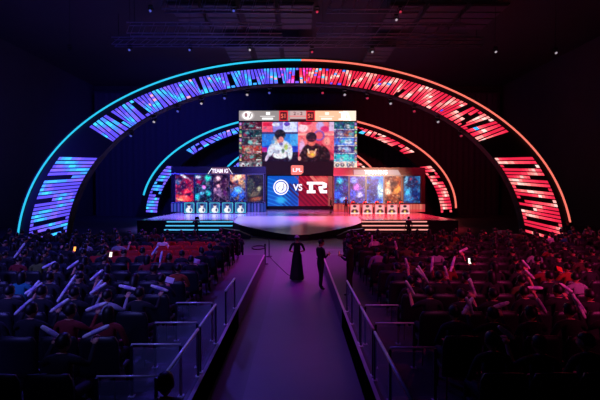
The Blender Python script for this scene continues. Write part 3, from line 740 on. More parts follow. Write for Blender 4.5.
def seated(lean=0.0, el=((-.27, .08, .72), (.27, .08, .72)), wr=((-.12, .3, .7), (.12, .3, .7)), yaw=0, hp=-.1, kn=.13, feet=0, hd=None):
    L = lean
    d = dict(pelvis=(0, 0, .545), belly=(0, .0 + L * .4, .72), chest=(0, .01 + L * .8, .93), neckb=(0, .01 + L, 1.06), neck=(0, .03 + L * 1.1, 1.12), hipl=(-.09, .06, .54), hipr=(.09, .06, .54),
             shl=(-.185, L, 1.03), shr=(.185, L, 1.03), ell=(el[0][0], el[0][1] + L, el[0][2]), elr=(el[1][0], el[1][1] + L, el[1][2]), wrl=(wr[0][0], wr[0][1] + L, wr[0][2]), wrr=(wr[1][0], wr[1][1] + L, wr[1][2]),
             knl=(-kn, .46, .53), knr=(kn, .46, .53), anl=(-kn, .47 + feet, .09), anr=(kn, .45, .09), tol=(-kn - .02, .6 + feet, .045), tor=(kn + .02, .58, .045), yaw=yaw, hp=hp)
    if hd: d.update(hd)
    return d
SEATS = [
    ('hands resting in the lap', seated()),
    ('leaning forward', seated(lean=.1, hp=-.3, wr=((-.1, .28, .66), (.1, .3, .66)))),
    ('holding up a phone', seated(el=((-.28, .12, .8), (.26, .16, .82)), wr=((-.1, .3, .72), (.06, .34, 1.0)))),
    ('head turned left', seated(yaw=.6, kn=.16)),
    ('head turned right', seated(yaw=-.6, lean=.03)),
    ('arms folded on the chest', seated(el=((-.26, .1, .76), (.26, .1, .76)), wr=((.02, .2, .84), (-.04, .22, .86)))),
    ('one arm raised', seated(el=((-.27, .08, .74), (.29, .1, .92)), wr=((-.1, .3, .7), (.3, .28, 1.13)))),
    ('left arm raised', seated(el=((-.29, .1, .92), (.27, .08, .74)), wr=((-.3, .28, 1.13), (.1, .3, .7)))),
    ('both arms raised', seated(el=((-.29, .1, .92), (.29, .1, .92)), wr=((-.27, .28, 1.13), (.27, .28, 1.13)))),
    ('looking down', seated(hp=-.55, lean=.05, wr=((-.05, .3, .68), (.08, .3, .68)))),
]
protos = []
for i, (d, ps) in enumerate(SEATS):
    for lh in (False, True):
        if lh and i in (2, 5, 6, 7, 8): continue
        o = make_person('person', ps, 'black', sleeve_long=(i % 3 != 1), long_hair=lh)
        protos.append((o, d, lh))
# ------------------------------------------------------------------ CHAIRS
def chair_mb():
    seat = MB().box(-.25, .25, -.2, .25, .37, .435, 0, .03)
    back = MB(); prof = []
    n = 8; vs = []
    for j in range(7):
        z = .36 + .64 * j / 6; y = -.22 - .05 * j / 6
        hw = .285 if j < 5 else (.278 if j == 5 else .24)
        for k in range(n + 1):
            u = -1 + 2 * k / n; vs.append((u * hw, y - .03 * (1 - u * u), z - (.02 * u * u if j == 6 else 0)))
    m = len(vs); vs += [(x, y - .035, z) for x, y, z in vs]; fs = []
    for j in range(6):
        for k in range(n):
            a = j * (n + 1) + k; fs += [(a, a + 1, a + n + 2, a + n + 1), (m + a, m + a + n + 1, m + a + n + 2, m + a + 1)]
    for k in range(n): fs += [(k, m + k, m + k + 1, k + 1), (6 * (n + 1) + k, 6 * (n + 1) + k + 1, m + 6 * (n + 1) + k + 1, m + 6 * (n + 1) + k)]
    for j in range(6): fs += [(j * (n + 1), (j + 1) * (n + 1), m + (j + 1) * (n + 1), m + j * (n + 1)), (j * (n + 1) + n, m + j * (n + 1) + n, m + (j + 1) * (n + 1) + n, (j + 1) * (n + 1) + n)]
    back.add(vs, fs, 0, None, True)
    legs = []
    for x in (-.2, .2):
        legs.append(MB().tube([(x, .17, .43), (x * 1.08, .21, 0)], .013, 6)); legs.append(MB().tube([(x, -.24, .42), (x, -.22, .3), (x * 1.08, -.25, 0)], .013, 6))
    return seat, back, legs
def make_chair(m):
    t = bpy.data.objects.new('audience_chair', None); COL.objects.link(t); t.empty_display_size = .1
    seat, back, legs = chair_mb()
    seat.build('seat', m, t); back.build('backrest', m, t)
    for l in legs: l.build('leg', M_METAL, t)
    reg(t); return t
def chair_single(m):
    seat, back, legs = chair_mb(); mb = MB()
    for q, mi in [(seat, 0), (back, 0)] + [(l, 1) for l in legs]:
        o = len(mb.v); mb.v += q.v; mb.f += [tuple(i + o for i in f) for f in q.f]; mb.m += [mi] * len(q.f); mb.c += q.c; mb.sm += q.sm
    return mb
chB, chR = make_chair(M_CHAIR), make_chair(M_CHAIR_RED)
csB = chair_single(M_CHAIR).build('audience_chair', [M_CHAIR, M_METAL]); CH[csB.name] = []
csR = chair_single(M_CHAIR_RED).build('audience_chair', [M_CHAIR_RED, M_METAL]); CH[csR.name] = []
# ------------------------------------------------------------------ ROWS
rows = [4.7 + 1.2 * k for k in range(12)] + [20.3, 21.35]
nth = ['first', 'second', 'third', 'fourth', 'fifth', 'sixth', 'seventh', 'eighth', 'ninth', 'tenth', 'eleventh', 'twelfth', 'thirteenth', 'fourteenth', 'fifteenth', 'sixteenth', 'seventeenth', 'eighteenth', 'nineteenth', 'twentieth', 'twenty-first', 'twenty-second', 'twenty-third', 'twenty-fourth']
PIT = .6
seats = []
for ri, yb in enumerate(rows):
    D = yb + .25
    z = PLZ if D < ROWEND else 0
    for side in (-1, 1):
        x0 = (2.95 if D < 19 else 3.2) if side < 0 else (2.45 if D < 19 else 2.7)
        n = 0
        while True:
            x = side * (x0 + PIT * n)
            if abs(x) > min(.75 * D + .55, 14.0): break
            seats.append(dict(row=ri, n=n, side=side, x=x, D=D, z=z)); n += 1
seats.sort(key=lambda s: s['D'])
# light sticks seen in the photograph: (x0,y0,x1,y1)
STK = [(1, 265, 9, 252), (47, 276, 57, 271), (59, 278, 67, 272), (33, 299, 38, 291), (63, 306, 75, 283), (68, 306, 77, 293), (91, 288, 100, 280), (53, 302, 62, 294), (9, 302, 16, 297), (87, 308, 99, 300), (87, 295, 101, 299),
       (14, 330, 22, 322), (0, 331, 8, 325), (60, 328, 77, 322), (36, 349, 50, 362), (43, 367, 58, 361), (142, 262, 147, 254), (184, 295, 193, 299), (163, 266, 164, 258),
       (408, 272, 420, 284), (416, 271, 420, 283), (450, 282, 461, 299), (457, 282, 463, 298), (474, 290, 485, 308), (480, 290, 488, 309), (484, 308, 491, 323), (441, 275, 443, 261), (439, 277, 446, 263), (581, 295, 596, 304), (579, 310, 588, 321), (584, 312, 598, 322), (404, 298, 414, 313),
       (397, 244, 400, 252), (530, 334, 546, 346), (515, 329, 527, 327), (545, 291, 560, 292), (540, 287, 547, 293), (465, 260, 474, 257), (528, 275, 535, 281), (521, 271, 527, 277), (587, 332, 580, 311), (466, 258, 474, 254), (372, 252, 373, 242), (461, 330, 468, 322), (557, 326, 563, 334)]
sticks = []
def seat_near(x, D):
    return min(range(len(seats)), key=lambda i: abs(seats[i]['D'] - D) * 3 + abs(seats[i]['x'] - x))
for q in STK:
    cx, cy = (q[0] + q[2]) / 2, (q[1] + q[3]) / 2
    zt = PLZ + 1.15
    D = (EYE - zt) * F / (cy - 190)
    if D > 19.5: D = (EYE - 1.15) * F / (cy - 190)
    i = seat_near(PX(cx, D), D)
    if sum(1 for s in sticks if s[0] == i) < 2: sticks.append((i, q))
stick_seats = {s[0] for s in sticks}
CL = ['black'] * 14 + ['dark grey'] * 6 + ['navy'] * 4 + ['brown', 'dark red', 'pale grey', 'olive']
# coloured clothing spots of the photograph
SPOT = [(108, 302, 'pale grey'), (108, 355, 'pale grey'), (143, 330, 'white'), (218, 276, 'orange'), (158, 245, 'pale grey'), (85, 250, 'pale grey'), (167, 246, 'white'), (564, 278, 'orange'), (403, 254, 'olive'), (571, 243, 'teal'), (553, 243, 'white'), (550, 278, 'dark red'), (33, 292, 'teal'), (373, 246, 'white'), (428, 262, 'pale grey'), (162, 384, 'black'), (100, 380, 'dark grey'), (115, 330, 'dark red'), (70, 325, 'dark red')]
spot_at = {}
for x, y, c in SPOT:
    D = (EYE - PLZ - .95) * F / (y - 190)
    if D > 19.5: D = (EYE - .95) * F / (y - 190)
    spot_at[seat_near(PX(x, D), D)] = c
HOLD = [(181, 288), (216, 266), (564, 276), (59.5, 255), (101, 264), (457, 265)]
hold_seats = {seat_near(PX(a, (EYE - PLZ - 1.0) * F / (b - 190)), (EYE - PLZ - 1.0) * F / (b - 190)) for a, b in HOLD}
rnd = random.Random(11)
people_n = 0; chair_n = 0
stuff = MB()
occ_list = []
for i, s in enumerate(seats):
    red = s['side'] < 0 and 7 <= s['row'] <= 10 and 1 <= s['n'] <= 6 - (s['row'] == 10)
    occ = rnd.random() < (.82 if s['row'] > 2 else .5)
    if red and s['n'] < 6: occ = rnd.random() < .12
    if s['side'] < 0 and s['row'] <= 1 and s['n'] != 1: occ = rnd.random() < .35
    if i in stick_seats or i in spot_at or i in hold_seats: occ = True
    s['occ'] = occ
    blk = 'left' if s['side'] < 0 else 'right'
    near = s['D'] < 14
    if chair_n < 300:
        proto = (chR if red else chB) if near else (csR if red else csB)
        c = copy_tree(proto); c.location = (s['x'], s['D'], s['z']); c.rotation_euler = (0, 0, rnd.uniform(-.04, .04))
        tag(c, f"{'red' if red else 'black'} audience chair, {nth[s['n']]} from the aisle, {nth[s['row']]} row from camera, {blk} block", 'chair', 'audience chairs in rows')
        chair_n += 1
    else:
        q = chair_single(None); o = len(stuff.v)
        stuff.v += [(x + s['x'], y + s['D'], z + s['z']) for x, y, z in q.v]; stuff.f += [tuple(k + o for k in f) for f in q.f]; stuff.m += q.m; stuff.c += q.c; stuff.sm += q.sm
    if occ and people_n < 300:
        if i in stick_seats:
            mine = [q for j, q in sticks if j == i]
            wx = [P((q[0] + q[2]) / 2, (q[1] + q[3]) / 2, s['D']).x - s['x'] for q in mine]
            want = 'both arms raised' if len(mine) > 1 else ('one arm raised' if wx[0] > 0 else 'left arm raised')
            pr = [p for p in protos if p[1] == want][0]
        elif i in hold_seats: pr = [p for p in protos if p[1] == 'holding up a phone'][0]
        else: pr = rnd.choice([p for p in protos if 'arm' not in p[1] or 'folded' in p[1] or rnd.random() < .15])
        c = copy_tree(pr[0]); c.location = (s['x'], s['D'] + .005, s['z'] + .003); k = rnd.uniform(.96, 1.04); c.scale = (1, 1, k)
        c.rotation_euler = (0, 0, rnd.uniform(-.08, .08))
        col = spot_at.get(i) or rnd.choice(CL)
        c.material_slots[1].link = 'OBJECT'; c.material_slots[1].material = M_CLOTH[col]
        hair = 'long' if pr[2] else 'short'
        tag(c, f"{hair}-haired spectator in {col}, {nth[s['n']]} seat from aisle, {nth[s['row']]} row from camera, {blk} block", 'person', 'seated spectators')
        s['col'] = col
        people_n += 1
print('PEOPLE', people_n, 'CHAIRS', chair_n, 'of', len(seats), 'occupied', sum(s['occ'] for s in seats))
for o in (chB, chR, csB, csR):
    for k in list(CH.get(o.name, [])) : bpy.data.objects.remove(k)
    bpy.data.objects.remove(o)
for o, _, _ in protos:
    for k in list(CH[o.name]): bpy.data.objects.remove(k)
    bpy.data.objects.remove(o)
if stuff.v:
    so = stuff.build('audience_chair', [M_CHAIR, M_METAL]); tag(so, 'black audience chairs in the rows nearest the stage', 'chair', 'audience chairs in rows', 'stuff')
# sticks held by spectators
M_STICK = mat('white_inflated_plastic', (250, 246, 252), .25, noise=.05, nscale=8)
for n, (i, q) in enumerate(sticks):
    s = seats[i]; D = s['D'] + .38
    ang = math.atan2(-(q[3] - q[1]), q[2] - q[0]); L = max(.3, min(.62, math.hypot(q[2] - q[0], q[3] - q[1]) * D / F))
    same = [m for m, (j, _) in enumerate(sticks) if j == i]; off = (same.index(n) - (len(same) - 1) / 2) * .14
    w = P((q[0] + q[2]) / 2, (q[1] + q[3]) / 2, D)
    same0 = [m for m, (j, _) in enumerate(sticks) if j == i]
    sg = (1 if P((q[0] + q[2]) / 2, 260, s['D']).x > s['x'] else -1) if len(same0) == 1 else (1 if off > 0 else -1)
    cx = s['x'] + sg * (.3 if len(same0) == 1 else .27); cz = s['z'] + 1.27; D = s['D'] + .3
    L = L * 1.15
    prof = [(.0, -L / 2), (.02, -L / 2 + .005), (.03, -L / 2 + .04), (.033, 0), (.03, L / 2 - .04), (.02, L / 2 - .005), (0.003, L / 2)]
    mb = MB().lathe(prof, n=10)
    o = mb.build('thunder_stick', M_STICK); o.location = (cx, D + (.03 if off > 0 else -.03), cz); 
    o.rotation_euler = (rnd.uniform(-.4, -.15), PI / 2 - ang, 0)
    r1 = MB().lathe([(.0325, -.06), (.034, -.05), (.034, .05), (.0325, .06)], n=10).build('printed_band', mat('stick_print', (205, 190, 235), .4), o)
    which = '' if len(same) == 1 else ('left one of two, ' if off < 0 else 'right one of two, ')
    tag(o, f"pale inflatable stick, {which}{nth[s['n']]} seat from aisle, {nth[s['row']]} row, {'left' if s['side'] < 0 else 'right'} block", 'inflatable stick', 'inflatable cheering sticks')
# papers and phones
for k, (px, py, colr, nm, lab) in enumerate([(181, 288, (235, 235, 240), 'paper_sheet', 'white paper sheet held up near the left aisle'), (216, 266, (235, 225, 235), 'paper_sheet', 'pale sheet held above the left rows close to the aisle'),
                                            (564, 276, (235, 90, 50), 'paper_sheet', 'orange square card held up in the right block')]):
    D = (EYE - PLZ - 1.0) * F / (py - 190); i = seat_near(PX(px, D), D); s = seats[i]
    o = MB().box(-.09, .09, -.002, .002, -.065, .065, 0, 0).build(nm, mat(f'paper_{k}', colr, .7)); o.location = (s['x'] + .06, s['D'] + .43, s['z'] + 1.12); o.rotation_euler = (-.5, .3, .2); tag(o, lab, 'paper')
M_GLOW = mat('phone_screen_glow', (60, 50, 40), .3, emis=(255, 240, 220), estr=2.2)
M_GLOWO = mat('orange_phone_glow', (60, 30, 10), .3, emis=(255, 150, 70), estr=2.5)
for k, (px, py, m, lab) in enumerate([(59.5, 255, M_GLOWO, 'small phone with an orange lit screen in the left block'), (101, 264, M_GLOW, 'small phone with a white lit screen in the left block'), (457, 265, M_GLOW, 'small phone with a white screen in the right block')]):
    D = (EYE - PLZ - 1.0) * F / (py - 190); i = seat_near(PX(px, D), D); s = seats[i]
    t = thing('mobile_phone', lab, 'phone', (s['x'] + .06, s['D'] + .42, s['z'] + 1.12)); t.rotation_euler = (-.3, 0, 0)
    MB().box(-.04, .04, 0, .01, -.08, .08, 0, .003).build('case', M_BLACK, t); MB().box(-.036, .036, -.004, -.0005, -.075, .075).build('display', m, t)

# ------------------------------------------------------------------ STANDING PEOPLE
def standing(ar='down', yaw=0, hp=0, stride=0):
    d = dict(pelvis=(0, 0, .96), belly=(0, .01, 1.1), chest=(0, 0, 1.28), neckb=(0, 0, 1.43), neck=(0, .015, 1.5), hipl=(-.09, 0, .9), hipr=(.09, 0, .9), shl=(-.19, 0, 1.4), shr=(.19, 0, 1.4),
             knl=(-.1, .02 + stride, .5), knr=(.1, .03 - stride, .5), anl=(-.11, stride, .09), anr=(.11, -stride, .09), tol=(-.13, .15 + stride, .045), tor=(.13, .15 - stride, .045), yaw=yaw, hp=hp)
    A = {'down': ((-.25, -.02, 1.12), (.25, -.02, 1.12), (-.26, .06, .87), (.26, .06, .87)),
         'hips': ((-.29, -.06, 1.16), (.29, -.06, 1.16), (-.14, .17, 1.08), (.14, .17, 1.08)),
         'phone': ((-.24, .03, 1.12), (.24, .03, 1.12), (-.07, .27, 1.2), (.07, .28, 1.22)),
         'camera': ((-.27, .1, 1.16), (.3, .12, 1.2), (-.05, .3, 1.42), (.2, .26, 1.48))}[ar]
    d.update(ell=A[0], elr=A[1], wrl=A[2], wrr=A[3]); return d
def place(o, label, x, D, z, rz, k=1.0):
    o.location = (x, D, z + .004); o.rotation_euler = (0, 0, rz); o.scale = (k, k, k); tag(o, label, 'person')
    for c in CH[o.name]: pass
def phone(label, x, D, z, rz):
    t = thing('mobile_phone', label, 'phone', (x, D, z), rz)
    MB().box(-.037, .037, -.006, .004, -.075, .075, 0, .003).build('case', M_BLACK, t); MB().box(-.033, .033, -.009, -.0065, -.07, .07).build('display', mat('dim_phone_screen', (40, 20, 25), .3, emis=(190, 70, 80), estr=.7), t)
w = make_person('person', standing('hips', hp=-.15), 'black', 'black', sleeve_long=False, long_hair=False, skirt='black', cap='white')
place(w, 'standing woman in black top, long black skirt and white head covering on the aisle', PX(297, 16.3), 16.3, 0, .1, 1.06)
o = make_person('person', standing('phone', hp=-.35, stride=.05), 'black', 'black')
place(o, 'standing person in black clothes looking down, on the aisle by its right edge', PX(320.5, 14.7), 14.7, 0.006, -PI / 2 + .5, 1.08)
cpos = Vector((PX(320.5, 14.7), 14.7, 0)) + Vector((math.sin(PI / 2 - .5) * .38, math.cos(PI / 2 - .5) * .38, 1.32)); phone('black phone held by the person in black on the aisle', *cpos, -PI / 2 + .5)
o = make_person('person', standing('phone', hp=-.35), 'dark grey', 'black', cap=None)
place(o, 'standing person in dark clothes on the right platform beyond the railing, head bowed', PX(350.5, 11.8), 11.8, PLZ, PI / 2 - .5, .97)
cpos = Vector((PX(350.5, 11.8), 11.8, 0)) + Vector((-math.sin(PI / 2 - .5) * .36, math.cos(PI / 2 - .5) * .36, 1.24 + PLZ)); phone('phone held by the person on the right platform', *cpos, PI / 2 - .5)
o = make_person('person', standing('camera', yaw=-.2), 'black', 'black')
place(o, 'camera operator in black standing in front of the cyan-lit left steps', PX(196, 29.4), 29.4, 0, .5)
vcx = PX(196, 29.4)
t = thing('video_camera', 'black shoulder video camera held by the operator at the left steps', 'camera', (vcx + .08, 29.62, 1.62), .5)
MB().box(-.06, .06, -.12, .24, -.07, .09, 0, .012).build('body', M_METAL, t); MB().tube([(0, .24, 0), (0, .42, 0)], [.045, .06], 12).build('lens', M_BLACK, t); MB().tube([(0, -.05, .09), (0, -.03, .13), (0, .12, .13), (0, .14, .09)], .01, 6).build('handle', M_METAL, t)
o = make_person('person', standing('down', yaw=.3), 'black', 'black')
place(o, 'person in black standing in front of the pink-lit right steps', PX(409, 28.9), 28.9, 0, .3, 1.03)
o = make_person('person', standing('down', stride=.08), 'black', 'black')
place(o, 'dark figure walking on the stage below the right edge of the main screen', PX(331, 42), 42, STZ, PI / 2)
o = make_person('person', standing('down'), 'black', 'black')
place(o, 'dark figure standing on the stage beside the right player desks', PX(346, 42.3), 42.3, STZ, PI, 1.02)
o = make_person('person', standing('phone', hp=-.2), 'teal', 'pale grey', sleeve_long=False)
place(o, 'standing person in teal shirt and pale trousers at far right near the arch foot', PX(573, 22.8), 22.8, 0, PI - .3, .95)
o = make_person('person', standing('camera'), 'white', 'black', sleeve_long=True)
place(o, 'standing person in white at the far right edge, beyond the last seats', PX(590, 22.9), 22.9, 0, 2.4, .95)
o = make_person('person', standing('down'), 'navy', 'black', cap='dark red')
place(o, 'standing person in navy with a dark red cap below the end of the red tube', PX(568, 25.2), 25.2, 0, PI)

o = make_person('person', standing('down'), 'black', 'black')
place(o, 'person standing with back turned at the lower left edge of the aisle, dark hair', -1.38, 4.1, 0, .1, 1.04)
# ------------------------------------------------------------------ PLAYERS AND DESKS
DD = 42.4
ML_D = mat('desk_black', (18, 18, 22), .4)
def desk(i, side, x0, x1):
    y0, y1 = (202.3, 213.2) if side < 0 else (204, 215)
    lab = f"{ordn[i]} player desk from the left, on the {'left' if side < 0 else 'right'} of the stage, with portrait"
    t = thing('player_desk', lab, 'desk', (0, 0, 0), 0, f"player desks on the {'left' if side < 0 else 'right'} side of the stage")
    A = P(x0, y0, DD); B = P(x1, y1, DD); zb = STZ
    MB().box(A.x, B.x, DD + .02, DD + .1, zb, A.z).build('front_panel', ML_D, t)
    MB().box(A.x, B.x, DD + .1, DD + .75, A.z - .42, A.z - .37).build('desktop', ML_D, t)
    for xx in (A.x, B.x - .04): MB().box(xx, xx + .04, DD + .1, DD + .72, zb, A.z - .42).build('side_panel', ML_D, t)
    p = Paint(x0 + .3, y0 + .3, x1 - .3, y1 - .4, (0, 0, 0), 2.2)
    if side < 0:
        p.rect(x0, y0, x1, y1, (70, 190, 215)).rect(x0 + 1, y0 + .9, x1 - 1, y1 - 1.4, (35, 80, 130))
        sk, cl = (235, 215, 215), (235, 245, 245)
    else:
        p.rect(x0, y0, x1, y1, (235, 80, 90)).rect(x0 + 1, y0 + .9, x1 - 1, y1 - 1.4, (235, 160, 165))
        sk, cl = (240, 190, 175), (60, 30, 40)
    cx = (x0 + x1) / 2 + (i % 3 - 1) * .3
    p.ell(cx, y1 - 3, 3.4, 2.9, cl, .3).ell(cx, y0 + 3.6, 1.5, 1.9, sk, .3).ell(cx, y0 + 2.3, 1.7, 1.3, (30, 25, 40), .3)
    if side < 0: p.ell(cx + 1.5, y1 - 3.2, 1, 1.6, (60, 60, 90), .5)
    else: p.ell(cx, y1 - 3.3, 1, 1.2, (240, 200, 90), .5).rect(x0 + .8, y1 - 2.4, x1 - .8, y1 - 1, (245, 225, 225))
    p.build('portrait_panel', DD - .0, t)
    xc = (A.x + B.x) / 2
    # monitor: a thing on the desk
    m = thing('computer_monitor', f"monitor on the {ordn[i]} desk from the left, {'left' if side < 0 else 'right'} side", 'monitor', (xc, DD + .3, A.z - .37), 0, 'player monitors')
    MB().box(-.27, .27, 0, .04, .1, .44, 0, .01).build('housing', M_BLACK, m); MB().tube([(0, .03, 0.01), (0, .03, .12)], .02, 8).build('stand', M_METAL, m); MB().lathe([(.1, 0), (.1, .012)], (0, .05, 0), 16).build('base', M_METAL, m)
    MB().box(-.25, .25, .041, .045, .12, .42).build('display', mat('monitor_glow', (20, 30, 50), .3, emis=(150, 190, 230), estr=.8), m)
    g = thing('gaming_chair', f"high-backed chair behind the {ordn[i]} desk from the left, {'left' if side < 0 else 'right'} side", 'chair', (xc, DD + 1.3, STZ), PI, 'gaming chairs behind the desks')
    cm = M_CHAIR if side < 0 else M_CHAIR_RED
    MB().box(-.25, .25, -.22, .24, .4, .47, 0, .03).build('seat', cm, g); MB().prism([(-.24, .5), (.24, .5), (.26, .95), (.2, 1.2), (.12, 1.28), (-.12, 1.28), (-.2, 1.2), (-.26, .95)], 'y', -.3, -.22).build('backrest', cm, g)
    MB().tube([(0, 0, .06), (0, 0, .4)], .03, 8).build('column', M_METAL, g)
    st_ = MB()
    for k in range(5): st_.tube([(0, 0, .08), (.28 * math.cos(k * 1.257), .28 * math.sin(k * 1.257), .04)], .02, 6)
    st_.build('base', M_METAL, g)
    return xc
protoP = [make_person('person', seated(hp=-.15, wr=((-.15, .36, .78), (.15, .36, .78)), el=((-.27, .12, .76), (.27, .12, .76))), 'white'), make_person('person', seated(hp=-.15, wr=((-.15, .36, .78), (.15, .36, .78)), el=((-.27, .12, .76), (.27, .12, .76))), 'black')]
for o in protoP:
    h = MB(); c = Vector((0, .05, 1.24))
    h.tube([c + Vector((.1 * math.cos(PI * k / 10), 0, .125 * math.sin(PI * k / 10))) for k in range(11)], .012, 6); h.ell(c + Vector((.1, 0, 0)), (.02, .035, .04), 0, 10, 6); h.ell(c + Vector((-.1, 0, 0)), (.02, .035, .04), 0, 10, 6)
    h.build('headset', M_BLACK, o); reg(o)
DLs = [(184, 194.6), (196.4, 207.4), (209.2, 220), (222, 233.3), (235, 246)]
DRs = [(349.8, 360.2), (362, 373), (374.4, 385.2), (386.7, 397.8), (399.4, 410.4)]
for side, lst, pp in ((-1, DLs, protoP[0]), (1, DRs, protoP[1])):
    for i, (a, b_) in enumerate(lst):
        xc = desk(i, side, a, b_)
        c = copy_tree(pp); c.location = (xc, DD + 1.28, STZ + .012); c.rotation_euler = (0, 0, PI)
        tag(c, f"headset wearing player in {'white' if side < 0 else 'black'}, {ordn[i]} desk from the left, {'left' if side < 0 else 'right'} side", 'person', 'players at the desks')
for o in protoP:
    for k in list(CH[o.name]): bpy.data.objects.remove(k)
    bpy.data.objects.remove(o)

# ------------------------------------------------------------------ RAILINGS
def glass_mat():
    m = bpy.data.materials.new('clear_glass_panel'); m.use_nodes = True; nt = m.node_tree; nt.nodes.remove(nt.nodes['Principled BSDF'])
    out = nt.nodes['Material Output']; tr = nt.nodes.new('ShaderNodeBsdfTransparent'); gl = nt.nodes.new('ShaderNodeBsdfGlossy'); gl.inputs['Roughness'].default_value = .12
    df = nt.nodes.new('ShaderNodeBsdfDiffuse'); df.inputs['Color'].default_value = (.5, .52, .65, 1)
    mx = nt.nodes.new('ShaderNodeMixShader'); mx.inputs[0].default_value = .22; m2 = nt.nodes.new('ShaderNodeMixShader'); m2.inputs[0].default_value = .5
    tr.inputs['Color'].default_value = (.85, .87, .95, 1)
    nt.links.new(df.outputs[0], m2.inputs[1]); nt.links.new(gl.outputs[0], m2.inputs[2]); nt.links.new(tr.outputs[0], mx.inputs[1]); nt.links.new(m2.outputs[0], mx.inputs[2]); nt.links.new(mx.outputs[0], out.inputs[0])
    return m
M_GLASS = glass_mat()
M_RAIL = mat('polished_rail', (225, 225, 235), .35, .25)
M_POST = mat('rail_post', (60, 60, 72), .35, .8)
def railing(label, a, b, posts, parent_loc, railr=.025):
    """a,b xy end points; posts: list of fractions"""
    t = thing('glass_railing', label, 'railing', (a[0], a[1], PLZ)); d = Vector((b[0] - a[0], b[1] - a[1], 0)); L = d.length; u = d / L; nrm = Vector((-u.y, u.x, 0))
    H = .8
    for f in posts:
        p = u * (L * f); MB().box(p.x - .02, p.x + .02, p.y - .02, p.y + .02, .012, H - .02, 0, .004).build('post', M_POST, t)
        MB().box(p.x - .045, p.x + .045, p.y - .045, p.y + .045, .0, .014, 0, .003).build('foot_plate', M_RAIL, t)
    MB().tube([(0, 0, H), u * L + Vector((0, 0, H))], railr, 8).build('handrail', M_RAIL, t)
    for f0, f1 in zip(posts[:-1], posts[1:]):
        p, q = u * (L * f0) + u * .03, u * (L * f1) - u * .03; n = nrm * .005
        vs = [p - n, q - n, q + n, p + n]; vs = [(v.x, v.y, .07) for v in vs] + [(v.x, v.y, H - .06) for v in vs]
        MB().add(vs, [(3, 2, 1, 0), (4, 5, 6, 7), (0, 1, 5, 4), (1, 2, 6, 5), (2, 3, 7, 6), (3, 0, 4, 7)]).build('glass_panel', M_GLASS, t)
    return t
xl, xr = XL - .07, XR + .07
railing('glass railing along the left edge of the aisle, nearest section', (xl, 5.05), (xl, 6.7), [0, 1], 0)
railing('glass railing along the left edge of the aisle, middle section', (xl, 6.85), (xl, 8.15), [0, 1], 0)
railing('glass railing along the left edge of the aisle, farthest section', (xl, 9.3), (xl, 10.6), [0, 1], 0, .024)
railing('glass railing along the right edge of the aisle, nearest section', (xr, 4.3), (xr, 6.55), [0, .5, 1], 0)
railing('glass railing along the right edge of the aisle, middle section', (xr, 6.7), (xr, 8.0), [0, 1], 0)
railing('glass railing along the right edge of the aisle, farthest section', (xr, 8.15), (xr, 10.3), [0, .55, 1], 0, .024)
for d, n in ((5.0, 'nearest'), (6.05, 'second nearest'), (7.05, 'third nearest'), (8.3, 'farthest')):
    railing(f'short cross railing at the left row ends, {n} of four', (xl - .1, d), (xl - .85, d), [0, 1], 0, .014)
for d, n in ((5.9, 'nearest'), (7.0, 'middle'), (8.1, 'farthest')):
    railing(f'short cross railing at the right row ends, {n} of three', (xr + .1, d), (xr + .78, d), [0, 1], 0, .014)

# ------------------------------------------------------------------ STANCHIONS, CABLE, TAPE
for k, (px, D, lab) in enumerate(((265, 19.9, 'black barrier post at the left edge of the aisle, nearer one'), (269, 22.1, 'black barrier post at the left edge of the aisle, farther one'), (319.5, 21.5, 'black barrier post right of the aisle centre behind the person in black'))):
    t = thing('barrier_post', lab, 'post', (PX(px, D), D, .0))
    MB().lathe([(.17, 0), (.17, .012), (.15, .03), (.04, .05), (.035, .06)], n=20).build('base', M_BLACK, t)
    MB().tube([(0, 0, .05), (0, 0, .93)], .032, 10).build('pole', M_METAL, t); MB().lathe([(.04, .93), (.042, .94), (.042, 1.0), (.03, 1.02)], n=14).build('belt_head', M_BLACK, t)
cx = PX(272, 21)
tag(MB().tube([(PX(270, 22) , 21.9, .015), (PX(276, 20), 20, .015), (PX(283, 18.4), 18.3, .015), (PX(288, 17.2), 17.3, .015), (PX(292, 16.9), 16.95, .015)], .014, 6).build('floor_cable', M_BLACK), 'thin black cable lying on the aisle floor behind the woman in the skirt', 'cable')
cc = P(258.5, 248, 25)
tag(MB().tube([(PX(258.5, 25.5) + .42 * math.cos(2 * PI * k / 24), 25.5 + .8 * math.sin(2 * PI * k / 24), .03) for k in range(25)], .03, 6).build('coiled_cable', M_BLACK), 'black coil of cable on the floor in front of the ramp', 'cable')
tag(MB().box(PX(325, 24.6), PX(343, 24.6), 24.55, 24.63, .0, .004).build('floor_tape', M_EDGE), 'thin pale tape line across the floor right of the aisle', 'tape')

for px, D, hh, lab in ((505.5, 27, .95, 'taller pale equipment case beside the foot of the outer arch on the right'), (516.5, 26.6, .75, 'lower pale equipment case beside the foot of the outer arch on the right')):
    t = thing('equipment_case', lab, 'case', (PX(px, D), D, 0))
    MB().box(-.36, .36, -.3, .3, .1, hh, 0, .02).build('body', mat('case_laminate', (120, 112, 100), .5), t)
    MB().box(-.37, .37, -.31, .31, hh * .7, hh * .7 + .04, 0, 0).build('lid_band', M_STEEL, t)
    for a in (-.28, .28):
        for b_ in (-.22, .22): MB().tube([(a, b_ - .02, .05), (a, b_ + .02, .05)], .05, 10).build('wheel', M_BLACK, t)
